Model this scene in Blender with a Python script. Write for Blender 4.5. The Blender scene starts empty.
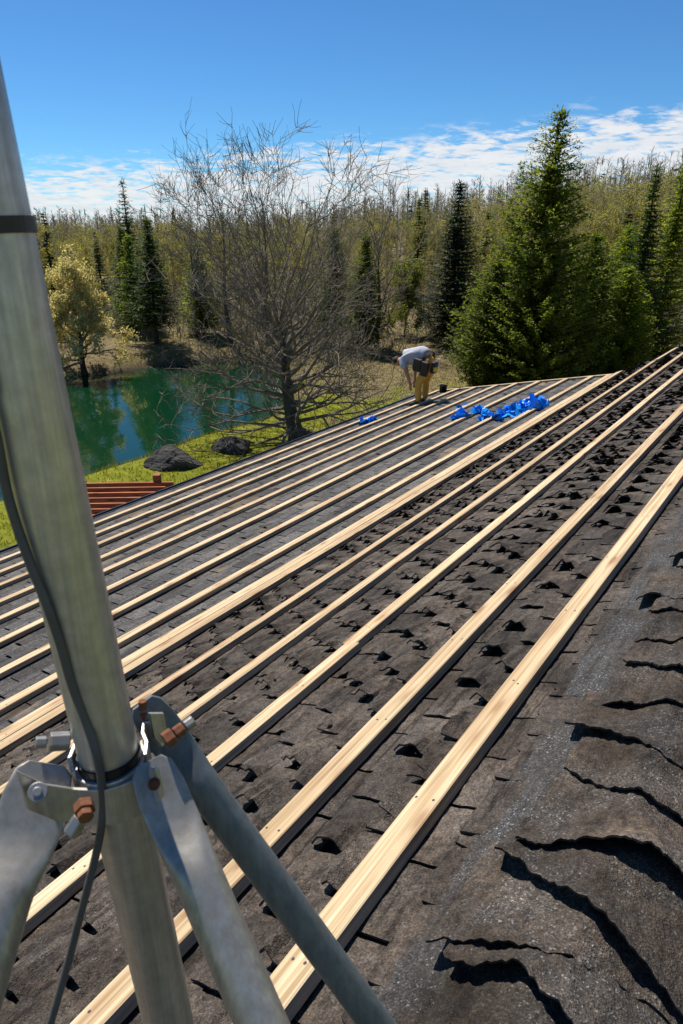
import bpy, math, random
import numpy as np
from mathutils import Vector, Matrix
R = math.radians
rnd = random.Random(7)
sc = bpy.context.scene
col = sc.collection
H = 6.4                                   # height of the camera above the lawn

# ------------------------------------------------------------------ camera
FPX, PITCH = 683.0, R(22.435)
cd = bpy.data.cameras.new("camera"); cam = bpy.data.objects.new("camera", cd); col.objects.link(cam)
cam.location = (0, 0, H); cam.rotation_euler = (math.pi/2 - PITCH, 0, 0)
cd.sensor_fit = 'VERTICAL'; cd.sensor_height = 36.0; cd.sensor_width = 24.0; cd.lens = FPX/1024*36
cd.clip_start = 0.02; cd.clip_end = 3000
cd.dof.use_dof = True; cd.dof.focus_distance = 5.0; cd.dof.aperture_fstop = 22
sc.camera = cam
CT, ST = math.cos(PITCH), math.sin(PITCH)
def ray(x, y):
    u, v = x-341.5, 512-y
    return Vector((u, FPX*CT + v*ST, -FPX*ST + v*CT))
def atdepth(x, y, d): return ray(x, y)*(d/FPX) + Vector((0, 0, H))
def onz(x, y, z):
    r = ray(x, y); t = (z-H)/r.z
    return Vector((r.x*t, r.y*t, z))

# ------------------------------------------------------------------ house frame
B = Vector((0.56916, 0.82223, 0)); N = Vector((-0.82223, 0.56916, 0))   # along the battens / down the slope in plan
def W(p, q, z): return N*p + B*q + Vector((0, 0, H+z))
PK, ZK, M1, M2 = 3.29, -2.632, 0.448, 0.21
A1, A2 = math.atan(M1), math.atan(M2)
PR = 0.13; ZR = ZK + M1*(PK-PR)           # ridge
SK = (PK-PR)/math.cos(A1)
PE = 7.44; SL = (PE-PK)/math.cos(A2)
QEND = 14.25; QBEG = -3.0
N1 = N*math.sin(A1) + Vector((0, 0, math.cos(A1))); D1 = N*math.cos(A1) - Vector((0, 0, math.sin(A1)))
N2 = N*math.sin(A2) + Vector((0, 0, math.cos(A2))); D2 = N*math.cos(A2) - Vector((0, 0, math.sin(A2)))
DROP = 0.054                               # roof skin below the tops of the battens
def U(s, q, h=0): return W(PR, q, ZR) + D1*s + N1*(h-DROP)
def Lw(s, q, h=0): return W(PK, q, ZK) + D2*s + N2*(h-DROP)
def up_sp(p): return (p-PR)/math.cos(A1)
def lo_sp(p): return (p-PK)/math.cos(A2)

# ------------------------------------------------------------------ materials
def mat(name):
    m = bpy.data.materials.new(name); m.use_nodes = True
    nt = m.node_tree; b = nt.nodes['Principled BSDF']
    return m, nt, b
def nd(nt, t, **kw):
    n = nt.nodes.new(t)
    for k, v in kw.items():
        if k.startswith('_'): setattr(n, k[1:], v)
        else:
            key = k.replace('__', ' ')
            n.inputs[key].default_value = v
    return n
def lk(nt, a, b): nt.links.new(a, b)
def ramp(nt, fac, stops, interp='LINEAR'):
    r = nt.nodes.new('ShaderNodeValToRGB'); r.color_ramp.interpolation = interp
    e = r.color_ramp.elements
    while len(e) < len(stops): e.new(0.5)
    for i, (p, c) in enumerate(stops):
        e[i].position = p; e[i].color = (c[0], c[1], c[2], 1) if len(c) == 3 else c
    if fac is not None: lk(nt, fac, r.inputs[0])
    return r
def coords(nt, scale=(1, 1, 1), kind='Object', rnd_off=False):
    tc = nt.nodes.new('ShaderNodeTexCoord'); mp = nt.nodes.new('ShaderNodeMapping')
    mp.inputs['Scale'].default_value = scale
    lk(nt, tc.outputs[kind], mp.inputs[0])
    if rnd_off:
        oi = nt.nodes.new('ShaderNodeObjectInfo'); mm = nd(nt, 'ShaderNodeVectorMath', _operation='SCALE')
        mm.inputs[0].default_value = (37, 61, 23); lk(nt, oi.outputs['Random'], mm.inputs['Scale'])
        lk(nt, mm.outputs[0], mp.inputs['Location'])
    return mp.outputs[0]
def noise(nt, vec, scale, detail=4, rough=0.55, dist=0):
    n = nd(nt, 'ShaderNodeTexNoise', Scale=scale, Detail=detail, Roughness=rough, Distortion=dist); lk(nt, vec, n.inputs['Vector']); return n
def voro(nt, vec, scale, feature='F1'):
    n = nd(nt, 'ShaderNodeTexVoronoi', Scale=scale); n.feature = feature; lk(nt, vec, n.inputs['Vector']); return n
def mix(nt, fac, a, b, mode='MIX'):
    m = nt.nodes.new('ShaderNodeMix'); m.data_type = 'RGBA'; m.blend_type = mode
    for s, v in ((0, fac), (6, a), (7, b)):
        if hasattr(v, 'links') or hasattr(v, 'is_linked'): lk(nt, v, m.inputs[s])
        elif isinstance(v, (int, float)): m.inputs[s].default_value = v
        else: m.inputs[s].default_value = (*v, 1)
    return m.outputs[2]
def math_(nt, op, a, b=0.0, clamp=False):
    m = nt.nodes.new('ShaderNodeMath'); m.operation = op; m.use_clamp = clamp
    for i, v in enumerate((a, b)):
        if isinstance(v, (int, float)): m.inputs[i].default_value = v
        else: lk(nt, v, m.inputs[i])
    return m.outputs[0]
def bump(nt, b, height, strength=0.4, dist=0.01):
    n = nd(nt, 'ShaderNodeBump', Strength=strength, Distance=dist); lk(nt, height, n.inputs['Height']); lk(nt, n.outputs[0], b.inputs['Normal'])

def shingle_mat(name, c_dark, c_mid, c_light, granule, gran_amt, stains=None, crack=.75, spark=.28):
    m, nt, b = mat(name); v = coords(nt)
    n1 = noise(nt, v, 3.2, 6, 0.62); n2 = noise(nt, v, 38, 5, 0.7); n3 = noise(nt, v, 0.7, 3)
    base = ramp(nt, n1.outputs[0], [(0.3, c_dark), (0.52, c_mid), (0.72, c_light)]).outputs[0]
    base = mix(nt, 0.7, base, ramp(nt, n2.outputs[0], [(0.34, (.18, .17, .16)), (0.66, (1.75, 1.7, 1.65))]).outputs[0], 'MULTIPLY')
    vo = voro(nt, v, 260); bw = nd(nt, 'ShaderNodeSeparateColor'); lk(nt, vo.outputs['Color'], bw.inputs[0])
    patch = noise(nt, v, 5.5, 5, 0.65)
    pm = ramp(nt, patch.outputs[0], [(0.50-gran_amt*.18, (0, 0, 0)), (0.60, (1, 1, 1))]).outputs[0]
    gcol = ramp(nt, bw.outputs[0], [(0.0, tuple(x*.35 for x in granule)), (0.6, granule), (0.93, tuple(x*1.7 for x in granule)), (0.97, (spark,)*3)]).outputs[0]
    base = mix(nt, math_(nt, 'MULTIPLY', pm, gran_amt), base, gcol)
    n4 = noise(nt, v, 170, 3, .75)
    base = mix(nt, .75, base, ramp(nt, n4.outputs[0], [(.32, (.25, .24, .23)), (.5, (.95, .95, .95)), (.7, (1.9, 1.86, 1.8))]).outputs[0], 'MULTIPLY')
    sp = ramp(nt, bw.outputs[1], [(0.972, (0, 0, 0)), (0.985, (1, 1, 1))]).outputs[0]
    sp = math_(nt, 'MULTIPLY', sp, ramp(nt, n1.outputs[0], [(.4, (.05, .05, .05)), (.7, (.7, .7, .7))]).outputs[0])
    base = mix(nt, sp, base, (.22, .21, .20))
    if stains:
        sn = noise(nt, coords(nt, (0.55, 0.55, 2.2)), 2.3, 5, 0.6)
        sm = ramp(nt, sn.outputs[0], [(0.585, (0, 0, 0)), (0.64, (1, 1, 1))]).outputs[0]
        base = mix(nt, math_(nt, 'MULTIPLY', sm, .75), base, stains)
    rm = nd(nt, 'ShaderNodeMapping'); rm.inputs['Rotation'].default_value = (0, 0, -math.atan2(.82223, .56916)); lk(nt, v, rm.inputs[0])
    rs = nd(nt, 'ShaderNodeMapping'); rs.inputs['Scale'].default_value = (2.2, 26, 26); lk(nt, rm.outputs[0], rs.inputs[0])
    ck = noise(nt, rs.outputs[0], 1.0, 5, .62, .5)
    base = mix(nt, crack, base, ramp(nt, ck.outputs[0], [(.36, (.32, .31, .30)), (.47, (1, 1, 1)), (.7, (1.2, 1.19, 1.17))]).outputs[0], 'MULTIPLY')
    gi = nt.nodes.new('ShaderNodeNewGeometry'); base = mix(nt, 1.0, base, ramp(nt, gi.outputs['Random Per Island'], [(0, (.62, .60, .58)), (.5, (1, 1, 1)), (1, (1.28, 1.27, 1.25))]).outputs[0], 'MULTIPLY')
    lk(nt, base, b.inputs['Base Color']); b.inputs['Roughness'].default_value = 0.85; b.inputs['Specular IOR Level'].default_value = 0.3
    hh = math_(nt, 'ADD', math_(nt, 'ADD', math_(nt, 'MULTIPLY', n2.outputs[0], 1.6), math_(nt, 'MULTIPLY', ck.outputs[0], 1.5*crack)), math_(nt, 'ADD', math_(nt, 'MULTIPLY', vo.outputs['Distance'], .3), math_(nt, 'MULTIPLY', n4.outputs[0], 1.0)))
    bump(nt, b, hh, 0.9, 0.010)
    return m
M = {}
M['shingle_old'] = shingle_mat('worn_shingle', (.034, .027, .022), (.084, .068, .056), (.150, .124, .102), (.115, .108, .101), 0.3, crack=.9)
M['shingle_low'] = shingle_mat('dark_shingle', (.060, .060, .059), (.100, .098, .096), (.140, .135, .130), (.145, .141, .138), 0.5, stains=(.20, .155, .11))
M['shingle_cap'] = shingle_mat('cap_shingle', (.030, .023, .017), (.078, .060, .046), (.150, .117, .088), (.085, .081, .078), 0.6, crack=.55, spark=.4)
M['granules'] = shingle_mat('granule_shingle', (.030, .026, .023), (.058, .052, .047), (.090, .083, .077), (.070, .071, .074), .75, crack=.5, spark=.34)

def wood_mat(name, c1, c2, c3, knot):
    m, nt, b = mat(name)
    v = coords(nt, (1, 1, 1), rnd_off=True)
    ms = nd(nt, 'ShaderNodeMapping'); ms.inputs['Scale'].default_value = (0.55, 26, 26); lk(nt, v, ms.inputs[0])
    n0 = noise(nt, v, 1.3, 3); 
    g = noise(nt, ms.outputs[0], 2.2, 6, 0.65, 0.35)
    ms2 = nd(nt, 'ShaderNodeMapping'); ms2.inputs['Scale'].default_value = (0.5, 5, 5); lk(nt, v, ms2.inputs[0])
    band = noise(nt, ms2.outputs[0], 2.0, 2)
    base = ramp(nt, g.outputs[0], [(0.36, c1), (0.5, c2), (0.62, c3)]).outputs[0]
    base = mix(nt, 0.5, base, ramp(nt, band.outputs[0], [(0.35, (.78, .66, .52)), (0.6, (1.12, 1.1, 1.05))]).outputs[0], 'MULTIPLY')
    mk = nd(nt, 'ShaderNodeMapping'); mk.inputs['Scale'].default_value = (3.4, 11, 11); lk(nt, v, mk.inputs[0])
    vk = voro(nt, mk.outputs[0], 1.0)
    km = ramp(nt, vk.outputs['Distance'], [(0.0, (1, 1, 1)), (0.13, (.85, .85, .85)), (0.22, (.3, .3, .3)), (.38, (0, 0, 0))]).outputs[0]
    base = mix(nt, math_(nt, 'MULTIPLY', km, .75), base, knot)
    oi = nt.nodes.new('ShaderNodeObjectInfo')
    tint = ramp(nt, oi.outputs['Random'], [(0.0, (.86, .82, .76)), (.5, (1, .97, .92)), (1.0, (1.08, 1.05, 1.0))]).outputs[0]
    base = mix(nt, 1.0, base, tint, 'MULTIPLY')
    lk(nt, base, b.inputs['Base Color']); b.inputs['Roughness'].default_value = 0.7; b.inputs['Specular IOR Level'].default_value = .25
    bump(nt, b, g.outputs[0], 0.25, 0.003)
    return m
M['pine'] = wood_mat('pine_wood', (.33, .235, .14), (.50, .395, .26), (.60, .50, .36), (.22, .10, .04))
M['redwood'] = wood_mat('red_stained_wood', (.20, .068, .034), (.34, .12, .058), (.48, .20, .105), (.06, .02, .01))

def metal_mat(name, c1, c2, rough, metallic=1.0, stretch=(30, 30, 2)):
    m, nt, b = mat(name); v = coords(nt)
    ms = nd(nt, 'ShaderNodeMapping'); ms.inputs['Scale'].default_value = stretch; lk(nt, v, ms.inputs[0])
    n1 = noise(nt, ms.outputs[0], 4, 6, 0.65); n2 = noise(nt, v, 90, 4, .6)
    base = ramp(nt, n1.outputs[0], [(0.26, c1), (0.74, c2)]).outputs[0]
    base = mix(nt, 0.3, base, ramp(nt, n2.outputs[0], [(0.35, (.6, .57, .53)), (0.65, (1.25, 1.25, 1.25))]).outputs[0], 'MULTIPLY')
    # brown weathering runs
    n3 = noise(nt, ms.outputs[0], 1.4, 5, .6)
    base = mix(nt, ramp(nt, n3.outputs[0], [(0.56, (0, 0, 0)), (0.74, (.4, .4, .4))]).outputs[0], base, (.20, .145, .10))
    lk(nt, base, b.inputs['Base Color']); b.inputs['Metallic'].default_value = metallic
    rr = ramp(nt, n1.outputs[0], [(0.3, (rough+.12,)*3), (0.7, (rough-.06,)*3)]).outputs[0]
    lk(nt, rr, b.inputs['Roughness']); bump(nt, b, n2.outputs[0], 0.12, 0.002)
    return m
M['galv'] = metal_mat('galvanized_steel', (.36, .345, .325), (.62, .60, .575), 0.42, .6, (45, 45, 1.2))
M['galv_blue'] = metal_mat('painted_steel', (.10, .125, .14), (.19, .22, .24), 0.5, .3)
M['galv_leg'] = metal_mat('dull_galvanized_steel', (.29, .27, .24), (.46, .44, .40), .45, .6, (40, 40, 1.5))
M['bolt'] = metal_mat('bolt_steel', (.26, .25, .235), (.42, .41, .39), 0.45, .8)
M['rust'] = metal_mat('rusty_steel', (.07, .024, .012), (.26, .095, .035), 0.8, .1)
def plain(name, c, rough=0.6, var=0.25, scale=8, spec=.4, metallic=0):
    m, nt, b = mat(name); v = coords(nt); n = noise(nt, v, scale, 5, .6)
    lo = tuple(x*(1-var) for x in c); hi = tuple(min(1, x*(1+var)) for x in c)
    lk(nt, ramp(nt, n.outputs[0], [(0.3, lo), (0.7, hi)]).outputs[0], b.inputs['Base Color'])
    b.inputs['Roughness'].default_value = rough; b.inputs['Specular IOR Level'].default_value = spec; b.inputs['Metallic'].default_value = metallic
    bump(nt, b, n.outputs[0], .2, .01)
    return m
M['nail'] = plain('nail_steel', (.10, .095, .09), .45, .2, 30, .5, .6)
M['cable'] = plain('grey_cable', (.085, .085, .09), .45, .2, 30)
M['black'] = plain('black_plastic', (.012, .012, .013), .35)
M['gutter'] = plain('black_metal', (.018, .018, .02), .35)
M['siding'] = plain('siding', (.36, .33, .28), .7, .1, 3)
M['soffit'] = plain('brown_trim', (.09, .06, .04), .7)
M['glass'] = plain('window_glass', (.02, .025, .03), .06, .1)
M['cloth_grey'] = plain('grey_tshirt', (.40, .41, .46), .9, .1, 14)
M['cloth_tan'] = plain('ochre_trousers', (.60, .34, .055), .9, .15, 12)
M['leather'] = plain('dark_leather', (.028, .018, .016), .6)
M['skin'] = plain('skin', (.42, .21, .13), .55, .06, 20)
M['hair'] = plain('dark_hair', (.02, .014, .01), .7)
M['boot'] = plain('boot', (.035, .024, .018), .6)
M['yellow'] = plain('yellow_plastic', (.6, .42, .03), .4)
M['white'] = plain('white_plastic', (.6, .6, .6), .4)
M['rock'] = None
m, nt, b = mat('blue_plastic'); b.inputs['Base Color'].default_value = (.004, .13, .85, 1); b.inputs['Roughness'].default_value = .35
v = coords(nt); n = noise(nt, v, 9, 4); lk(nt, ramp(nt, n.outputs[0], [(.3, (.008, .20, .72)), (.7, (.02, .40, 1.0))]).outputs[0], b.inputs['Base Color']); M['blue'] = m
m, nt, b = mat('rock'); v = coords(nt); n = noise(nt, v, 2.2, 8, .68); n2 = noise(nt, v, 9, 6, .7)
lk(nt, ramp(nt, n.outputs[0], [(.32, (.022, .020, .020)), (.52, (.052, .048, .046)), (.72, (.15, .135, .125))]).outputs[0], b.inputs['Base Color'])
b.inputs['Roughness'].default_value = .9; bump(nt, b, n2.outputs[0], .9, .12); M['rock'] = m

def leaf_mat(name, c1, c2, trans=0.45, tcol=None):
    m, nt, b = mat(name); out = nt.nodes['Material Output']
    v = coords(nt); n = noise(nt, v, 1.1, 4, .7); 
    geo = nt.nodes.new('ShaderNodeNewGeometry')
    f = math_(nt, 'ADD', math_(nt, 'MULTIPLY', n.outputs[0], .9), math_(nt, 'MULTIPLY', geo.outputs['Random Per Island'], .55))
    base = ramp(nt, f, [(.4, c1), (1.0, c2)]).outputs[0]
    oi = nt.nodes.new('ShaderNodeObjectInfo')
    base = mix(nt, 1.0, base, ramp(nt, oi.outputs['Random'], [(0, (.8, .84, .8)), (1, (1.15, 1.1, 1.0))]).outputs[0], 'MULTIPLY')
    lk(nt, base, b.inputs['Base Color']); b.inputs['Roughness'].default_value = .6; b.inputs['Specular IOR Level'].default_value = .25
    tr = nt.nodes.new('ShaderNodeBsdfTranslucent')
    tm = mix(nt, 1.0, base, tcol or (1.6, 1.7, .9), 'MULTIPLY'); lk(nt, tm, tr.inputs[0])
    ms = nt.nodes.new('ShaderNodeMixShader'); ms.inputs[0].default_value = trans
    lk(nt, b.outputs[0], ms.inputs[1]); lk(nt, tr.outputs[0], ms.inputs[2]); lk(nt, ms.outputs[0], out.inputs['Surface'])
    return m
M['spruce'] = leaf_mat('spruce_needles', (.024, .048, .014), (.075, .12, .03), .42)
M['dark_spruce'] = leaf_mat('dark_spruce_needles', (.016, .030, .018), (.045, .068, .036), .3)
M['cedar'] = leaf_mat('cedar_foliage', (.052, .082, .013), (.165, .19, .028), .52)
M['cedar_light'] = leaf_mat('light_cedar_foliage', (.085, .12, .014), (.24, .27, .036), .58)
M['pine_far'] = leaf_mat('far_conifer_needles', (.026, .046, .02), (.07, .105, .038), .35)
M['willow'] = leaf_mat('willow_buds', (.40, .36, .16), (.64, .58, .29), .5, (1.2, 1.15, .8))
M['buds'] = leaf_mat('olive_buds', (.20, .185, .06), (.38, .345, .105), .55, (1.3, 1.3, .7))
M['fresh'] = leaf_mat('fresh_leaves', (.10, .12, .012), (.24, .25, .03), .45, (1.4, 1.4, .6))
def bark_mat(name, c1, c2):
    m, nt, b = mat(name); v = coords(nt); n = noise(nt, v, 7, 6, .7)
    lk(nt, ramp(nt, n.outputs[0], [(.3, c1), (.7, c2)]).outputs[0], b.inputs['Base Color']); b.inputs['Roughness'].default_value = .9
    b.inputs['Specular IOR Level'].default_value = .2; bump(nt, b, n.outputs[0], .7, .03); return m
M['bark'] = bark_mat('grey_bark', (.055, .047, .038), (.135, .115, .092))
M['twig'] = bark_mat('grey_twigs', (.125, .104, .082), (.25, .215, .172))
M['bark_dark'] = bark_mat('dark_bark', (.028, .021, .017), (.065, .05, .04))
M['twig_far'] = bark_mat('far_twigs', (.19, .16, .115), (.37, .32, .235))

# ------------------------------------------------------------------ mesh helpers
class MB:
    def __init__(self): self.v = []; self.f = []; self.n = 0
    def add(self, vs, fs):
        o = self.n; self.v.extend(vs); self.f.extend([tuple(i+o for i in f) for f in fs]); self.n += len(vs)
    def tube(self, pts, rad, sides=6, cap=True):
        k = len(pts); vs = []
        pts = [Vector(p) for p in pts]
        a = None
        for i in range(k):
            t = (pts[min(i+1, k-1)] - pts[max(i-1, 0)])
            if t.length < 1e-9: t = Vector((0, 0, 1))
            t.normalize()
            if a is None: a = t.orthogonal().normalized()
            else:
                a = a - t*a.dot(t)
                a = a.normalized() if a.length > 1e-6 else t.orthogonal().normalized()
            c = t.cross(a); r = rad[i] if hasattr(rad, '__len__') else rad
            for j in range(sides):
                an = 2*math.pi*j/sides
                vs.append(pts[i] + a*(r*math.cos(an)) + c*(r*math.sin(an)))
        fs = [(i*sides+j, i*sides+(j+1) % sides, (i+1)*sides+(j+1) % sides, (i+1)*sides+j) for i in range(k-1) for j in range(sides)]
        if cap: fs += [tuple(range(sides-1, -1, -1)), tuple((k-1)*sides+j for j in range(sides))]
        self.add(vs, fs)
    def box(self, c, ax, ay, az, hx, hy, hz):
        c = Vector(c); vs = [c + ax*(sx*hx) + ay*(sy*hy) + az*(sz*hz) for sx in (-1, 1) for sy in (-1, 1) for sz in (-1, 1)]
        self.add(vs, [(0, 1, 3, 2), (4, 6, 7, 5), (0, 4, 5, 1), (2, 3, 7, 6), (0, 2, 6, 4), (1, 5, 7, 3)])
    def grid(self, P, nu, nv):
        self.add(P, [(j*nu+i, j*nu+i+1, (j+1)*nu+i+1, (j+1)*nu+i) for j in range(nv-1) for i in range(nu-1)])
    def leaf(self, p, d, w, wid):
        d = Vector(d)
        self.add([p, p + d*.45 + w*wid, p + d, p + d*.45 - w*wid], [(0, 1, 2, 3)])
    def build(self, name, m, parent=None, origin=None, smooth=False, bevel=0):
        me = bpy.data.meshes.new(name)
        if origin is None:
            if parent is not None: origin = parent.get('_org', (0, 0, 0)); 
            else:
                vv = np.array([tuple(x) for x in self.v]); mn = vv.min(0); mx = vv.max(0); origin = ((mn[0]+mx[0])/2, (mn[1]+mx[1])/2, mn[2])
        og = Vector(origin)
        me.from_pydata([tuple(Vector(x)-og) for x in self.v], [], self.f)
        me.materials.append(m)
        if smooth: me.polygons.foreach_set('use_smooth', [True]*len(me.polygons))
        me.update()
        o = bpy.data.objects.new(name, me); col.objects.link(o)
        if parent is not None:
            o.parent = parent; o.location = og - Vector(parent.get('_org', (0, 0, 0)))
        else: o.location = og
        if bevel:
            bm = o.modifiers.new('bevel', 'BEVEL'); bm.width = bevel; bm.segments = 2; bm.limit_method = 'ANGLE'
        o['_org'] = tuple(og)
        return o
def tag(o, label=None, cat=None, group=None, kind=None):
    if label: o['label'] = label
    if cat: o['category'] = cat
    if group: o['group'] = group
    if kind: o['kind'] = kind
    return o
def thing(name, label, cat, loc=(0, 0, 0), group=None):
    o = bpy.data.objects.new(name, None); col.objects.link(o); o.location = loc; o['_org'] = tuple(loc)
    o.empty_display_size = .2
    return tag(o, label, cat, group)
def dup(root, loc, rz=0, scale=1, label=None, group=None):
    r = root.copy(); col.objects.link(r); r.location = loc; r.rotation_euler = (0, 0, rz); r.scale = (scale,)*3 if not hasattr(scale, '__len__') else scale
    if label: r['label'] = label
    if group: r['group'] = group
    for ch in list(root.children):
        c = ch.copy(); col.objects.link(c); c.parent = r
        for g in ch.children:
            d = g.copy(); col.objects.link(d); d.parent = c
    return r
def sn(x, y, s=0):      # cheap smooth pseudo noise
    return (math.sin(x*1.7+s)+math.sin(y*2.3+1.3*s+x*.6)+math.sin(x*3.9-y*2.7+2*s)*.6+math.sin(y*5.1+x*4.3+s*3)*.4)/3.0
X, Y, Z = Vector((1, 0, 0)), Vector((0, 1, 0)), Vector((0, 0, 1))

# ------------------------------------------------------------------ sun, sky
SAZ, SEL = R(-36), R(61)
sd = Vector((math.sin(SAZ)*math.cos(SEL), math.cos(SAZ)*math.cos(SEL), math.sin(SEL)))
sl = bpy.data.lights.new('sun', 'SUN'); sl.energy = 5.0; sl.angle = R(.55); sl.color = (1, .94, .84)
so = bpy.data.objects.new('sun', sl); col.objects.link(so); so.rotation_euler = (-sd).to_track_quat('-Z', 'Y').to_euler(); so.location = sd*50
w = bpy.data.worlds.new("World"); sc.world = w; w.use_nodes = True; nt = w.node_tree
bg = nt.nodes['Background']; bg.inputs[1].default_value = .13
sky = nt.nodes.new('ShaderNodeTexSky'); sky.sky_type = 'NISHITA'; sky.sun_disc = False; sky.sun_elevation = SEL; sky.sun_rotation = SAZ
sky.altitude = 1500; sky.air_density = 1.0; sky.dust_density = .05; sky.ozone_density = 3.0
tc = nt.nodes.new('ShaderNodeTexCoord'); sx = nt.nodes.new('ShaderNodeSeparateXYZ'); lk(nt, tc.outputs['Generated'], sx.inputs[0])
zz = math_(nt, 'ADD', math_(nt, 'MAXIMUM', sx.outputs[2], 0.0), .15)
cx = math_(nt, 'DIVIDE', sx.outputs[0], zz); cy = math_(nt, 'DIVIDE', sx.outputs[1], zz)
cb = nt.nodes.new('ShaderNodeCombineXYZ'); lk(nt, cx, cb.inputs[0]); lk(nt, cy, cb.inputs[1])
rot = nt.nodes.new('ShaderNodeMapping'); rot.inputs['Rotation'].default_value = (0, 0, R(-24)); rot.inputs['Scale'].default_value = (2.1, 2.4, 1); lk(nt, cb.outputs[0], rot.inputs[0])
nA = noise(nt, rot.outputs[0], 1.15, 2, .5); nB = noise(nt, rot.outputs[0], 3.8, 6, .62, .3); nC = noise(nt, rot.outputs[0], 1.6, 4, .6)
edge = math_(nt, 'ADD', math_(nt, 'MULTIPLY', sx.outputs[0], .085), .116)          # the bank of cloud climbs to the right
edge = math_(nt, 'ADD', edge, math_(nt, 'MULTIPLY', math_(nt, 'SUBTRACT', nA.outputs[0], .5), .05))
d_ = math_(nt, 'MULTIPLY', math_(nt, 'SUBTRACT', edge, sx.outputs[2]), 17.0)
dens = math_(nt, 'ADD', d_, math_(nt, 'MULTIPLY', math_(nt, 'SUBTRACT', nB.outputs[0], .5), 3.4))
dcl = nd(nt, 'ShaderNodeClamp'); lk(nt, d_, dcl.inputs[0]); dcl.inputs[2].default_value = .80
dens = math_(nt, 'ADD', dcl.outputs[0], math_(nt, 'MULTIPLY', math_(nt, 'SUBTRACT', nB.outputs[0], .5), 3.6))
cov = ramp(nt, dens, [(.12, (0, 0, 0)), (.75, (.93, .93, .93))]).outputs[0]
gate = ramp(nt, math_(nt, 'MULTIPLY', d_, 1.0), [(0.0, (0, 0, 0)), (.35, (1, 1, 1))]).outputs[0]
cov = math_(nt, 'MULTIPLY', cov, gate)
ccol = ramp(nt, nC.outputs[0], [(.3, (4.3, 4.45, 4.7)), (.6, (5.0, 5.05, 5.1))]).outputs[0]
# sky colour: the Nishita sky, a little deeper blue
gm = nd(nt, 'ShaderNodeGamma', Gamma=1.12); lk(nt, sky.outputs[0], gm.inputs[0])
skc = mix(nt, 1.0, gm.outputs[0], (.235, .41, .52), 'MULTIPLY')
fin = mix(nt, cov, skc, ccol); lk(nt, fin, bg.inputs[0])

# ------------------------------------------------------------------ ground and pond
POND = np.array([(-7.64, 19.34), (-6.35, 21.03), (-5.37, 23.0), (-4.41, 24.02), (-3.42, 25.11), (-2.9, 26.2), (-2.5, 29.4), (-2.9, 33.0), (-3.6, 36.6), (-5.0, 38.3), (-7.1, 38.7), (-10.2, 36.9), (-12.3, 35.1), (-14.2, 34.0), (-19, 33.4), (-26, 31), (-27, 22), (-19, 15.5), (-12.5, 14.2), (-9.4, 17.0)])
def pond_sd(P):          # signed distance, negative inside
    P = np.asarray(P, float); d = np.full(len(P), 1e9); inside = np.zeros(len(P), bool); n = len(POND)
    for i in range(n):
        a, b_ = POND[i], POND[(i+1) % n]; e = b_-a; wv = P-a
        t = np.clip((wv@e)/(e@e), 0, 1); dd = np.hypot(*(wv - t[:, None]*e).T); d = np.minimum(d, dd)
        c = ((a[1] <= P[:, 1]) & (b_[1] > P[:, 1])) | ((b_[1] <= P[:, 1]) & (a[1] > P[:, 1]))
        xi = a[0] + (P[:, 1]-a[1])/(b_[1]-a[1]+1e-12)*e[0]
        inside ^= c & (P[:, 0] < xi)
    return np.where(inside, -d, d)
def sstep(x, a, b_): t = np.clip((x-a)/(b_-a), 0, 1); return t*t*(3-2*t)
def height(P):
    P = np.asarray(P, float); s = pond_sd(P); x, y = P[:, 0], P[:, 1]
    h = -1.6*sstep(-s, -1.3, 2.2)
    dist = np.hypot(x, y)
    h = h + .12*np.sin(x*.5+1)*np.sin(y*.43) * sstep(s, 1, 5)
    rise = sstep(dist, 38, 150)
    side = sstep(x/np.maximum(y, 20), -.25, .5)
    h = h + rise*(.4 + 6.8*side) + sstep(dist, 150, 500)*(3+14*side)
    h = h + sstep(s, 0, 3)*sstep(y, 33, 40)*.5
    return h
def hz(x, y): return float(height([(x, y)])[0])
xs = np.concatenate([np.linspace(-700, -60, 22), np.arange(-58, -32, 2.0), np.arange(-31, 32, .55), np.arange(32, 60, 2.0), np.linspace(62, 700, 22)])
ys = np.concatenate([np.linspace(-150, -12, 10), np.arange(-10, 10, 2.0), np.arange(10, 48, .55), np.arange(48, 120, 3.0), np.linspace(125, 900, 26)])
gx, gy = np.meshgrid(xs, ys); P = np.stack([gx.ravel(), gy.ravel()], 1); hh = height(P)
mb = MB(); mb.grid([(a, b_, c) for (a, b_), c in zip(P.tolist(), hh.tolist())], len(xs), len(ys))
m, nt, b = mat('lawn_and_leaf_litter'); v = coords(nt)
n1 = noise(nt, v, .32, 5, .6); n2 = noise(nt, v, 3.0, 6, .7); n3 = noise(nt, v, 22, 4, .7)
green = ramp(nt, n2.outputs[0], [(.3, (.10, .125, .010)), (.55, (.205, .215, .020)), (.75, (.31, .285, .05))]).outputs[0]
tan = ramp(nt, n2.outputs[0], [(.3, (.10, .075, .04)), (.55, (.21, .165, .09)), (.75, (.30, .25, .14))]).outputs[0]
sxy = nt.nodes.new('ShaderNodeSeparateXYZ'); lk(nt, v, sxy.inputs[0])
far = nd(nt, 'ShaderNodeMapRange'); lk(nt, sxy.outputs[1], far.inputs[0]); far.inputs[1].default_value = 21; far.inputs[2].default_value = 36; far.inputs[3].default_value = -.12; far.inputs[4].default_value = .30
dry = ramp(nt, math_(nt, 'ADD', n1.outputs[0], far.outputs[0]), [(.48, (0, 0, 0)), (.62, (1, 1, 1))]).outputs[0]
base = mix(nt, dry, green, tan)
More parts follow.
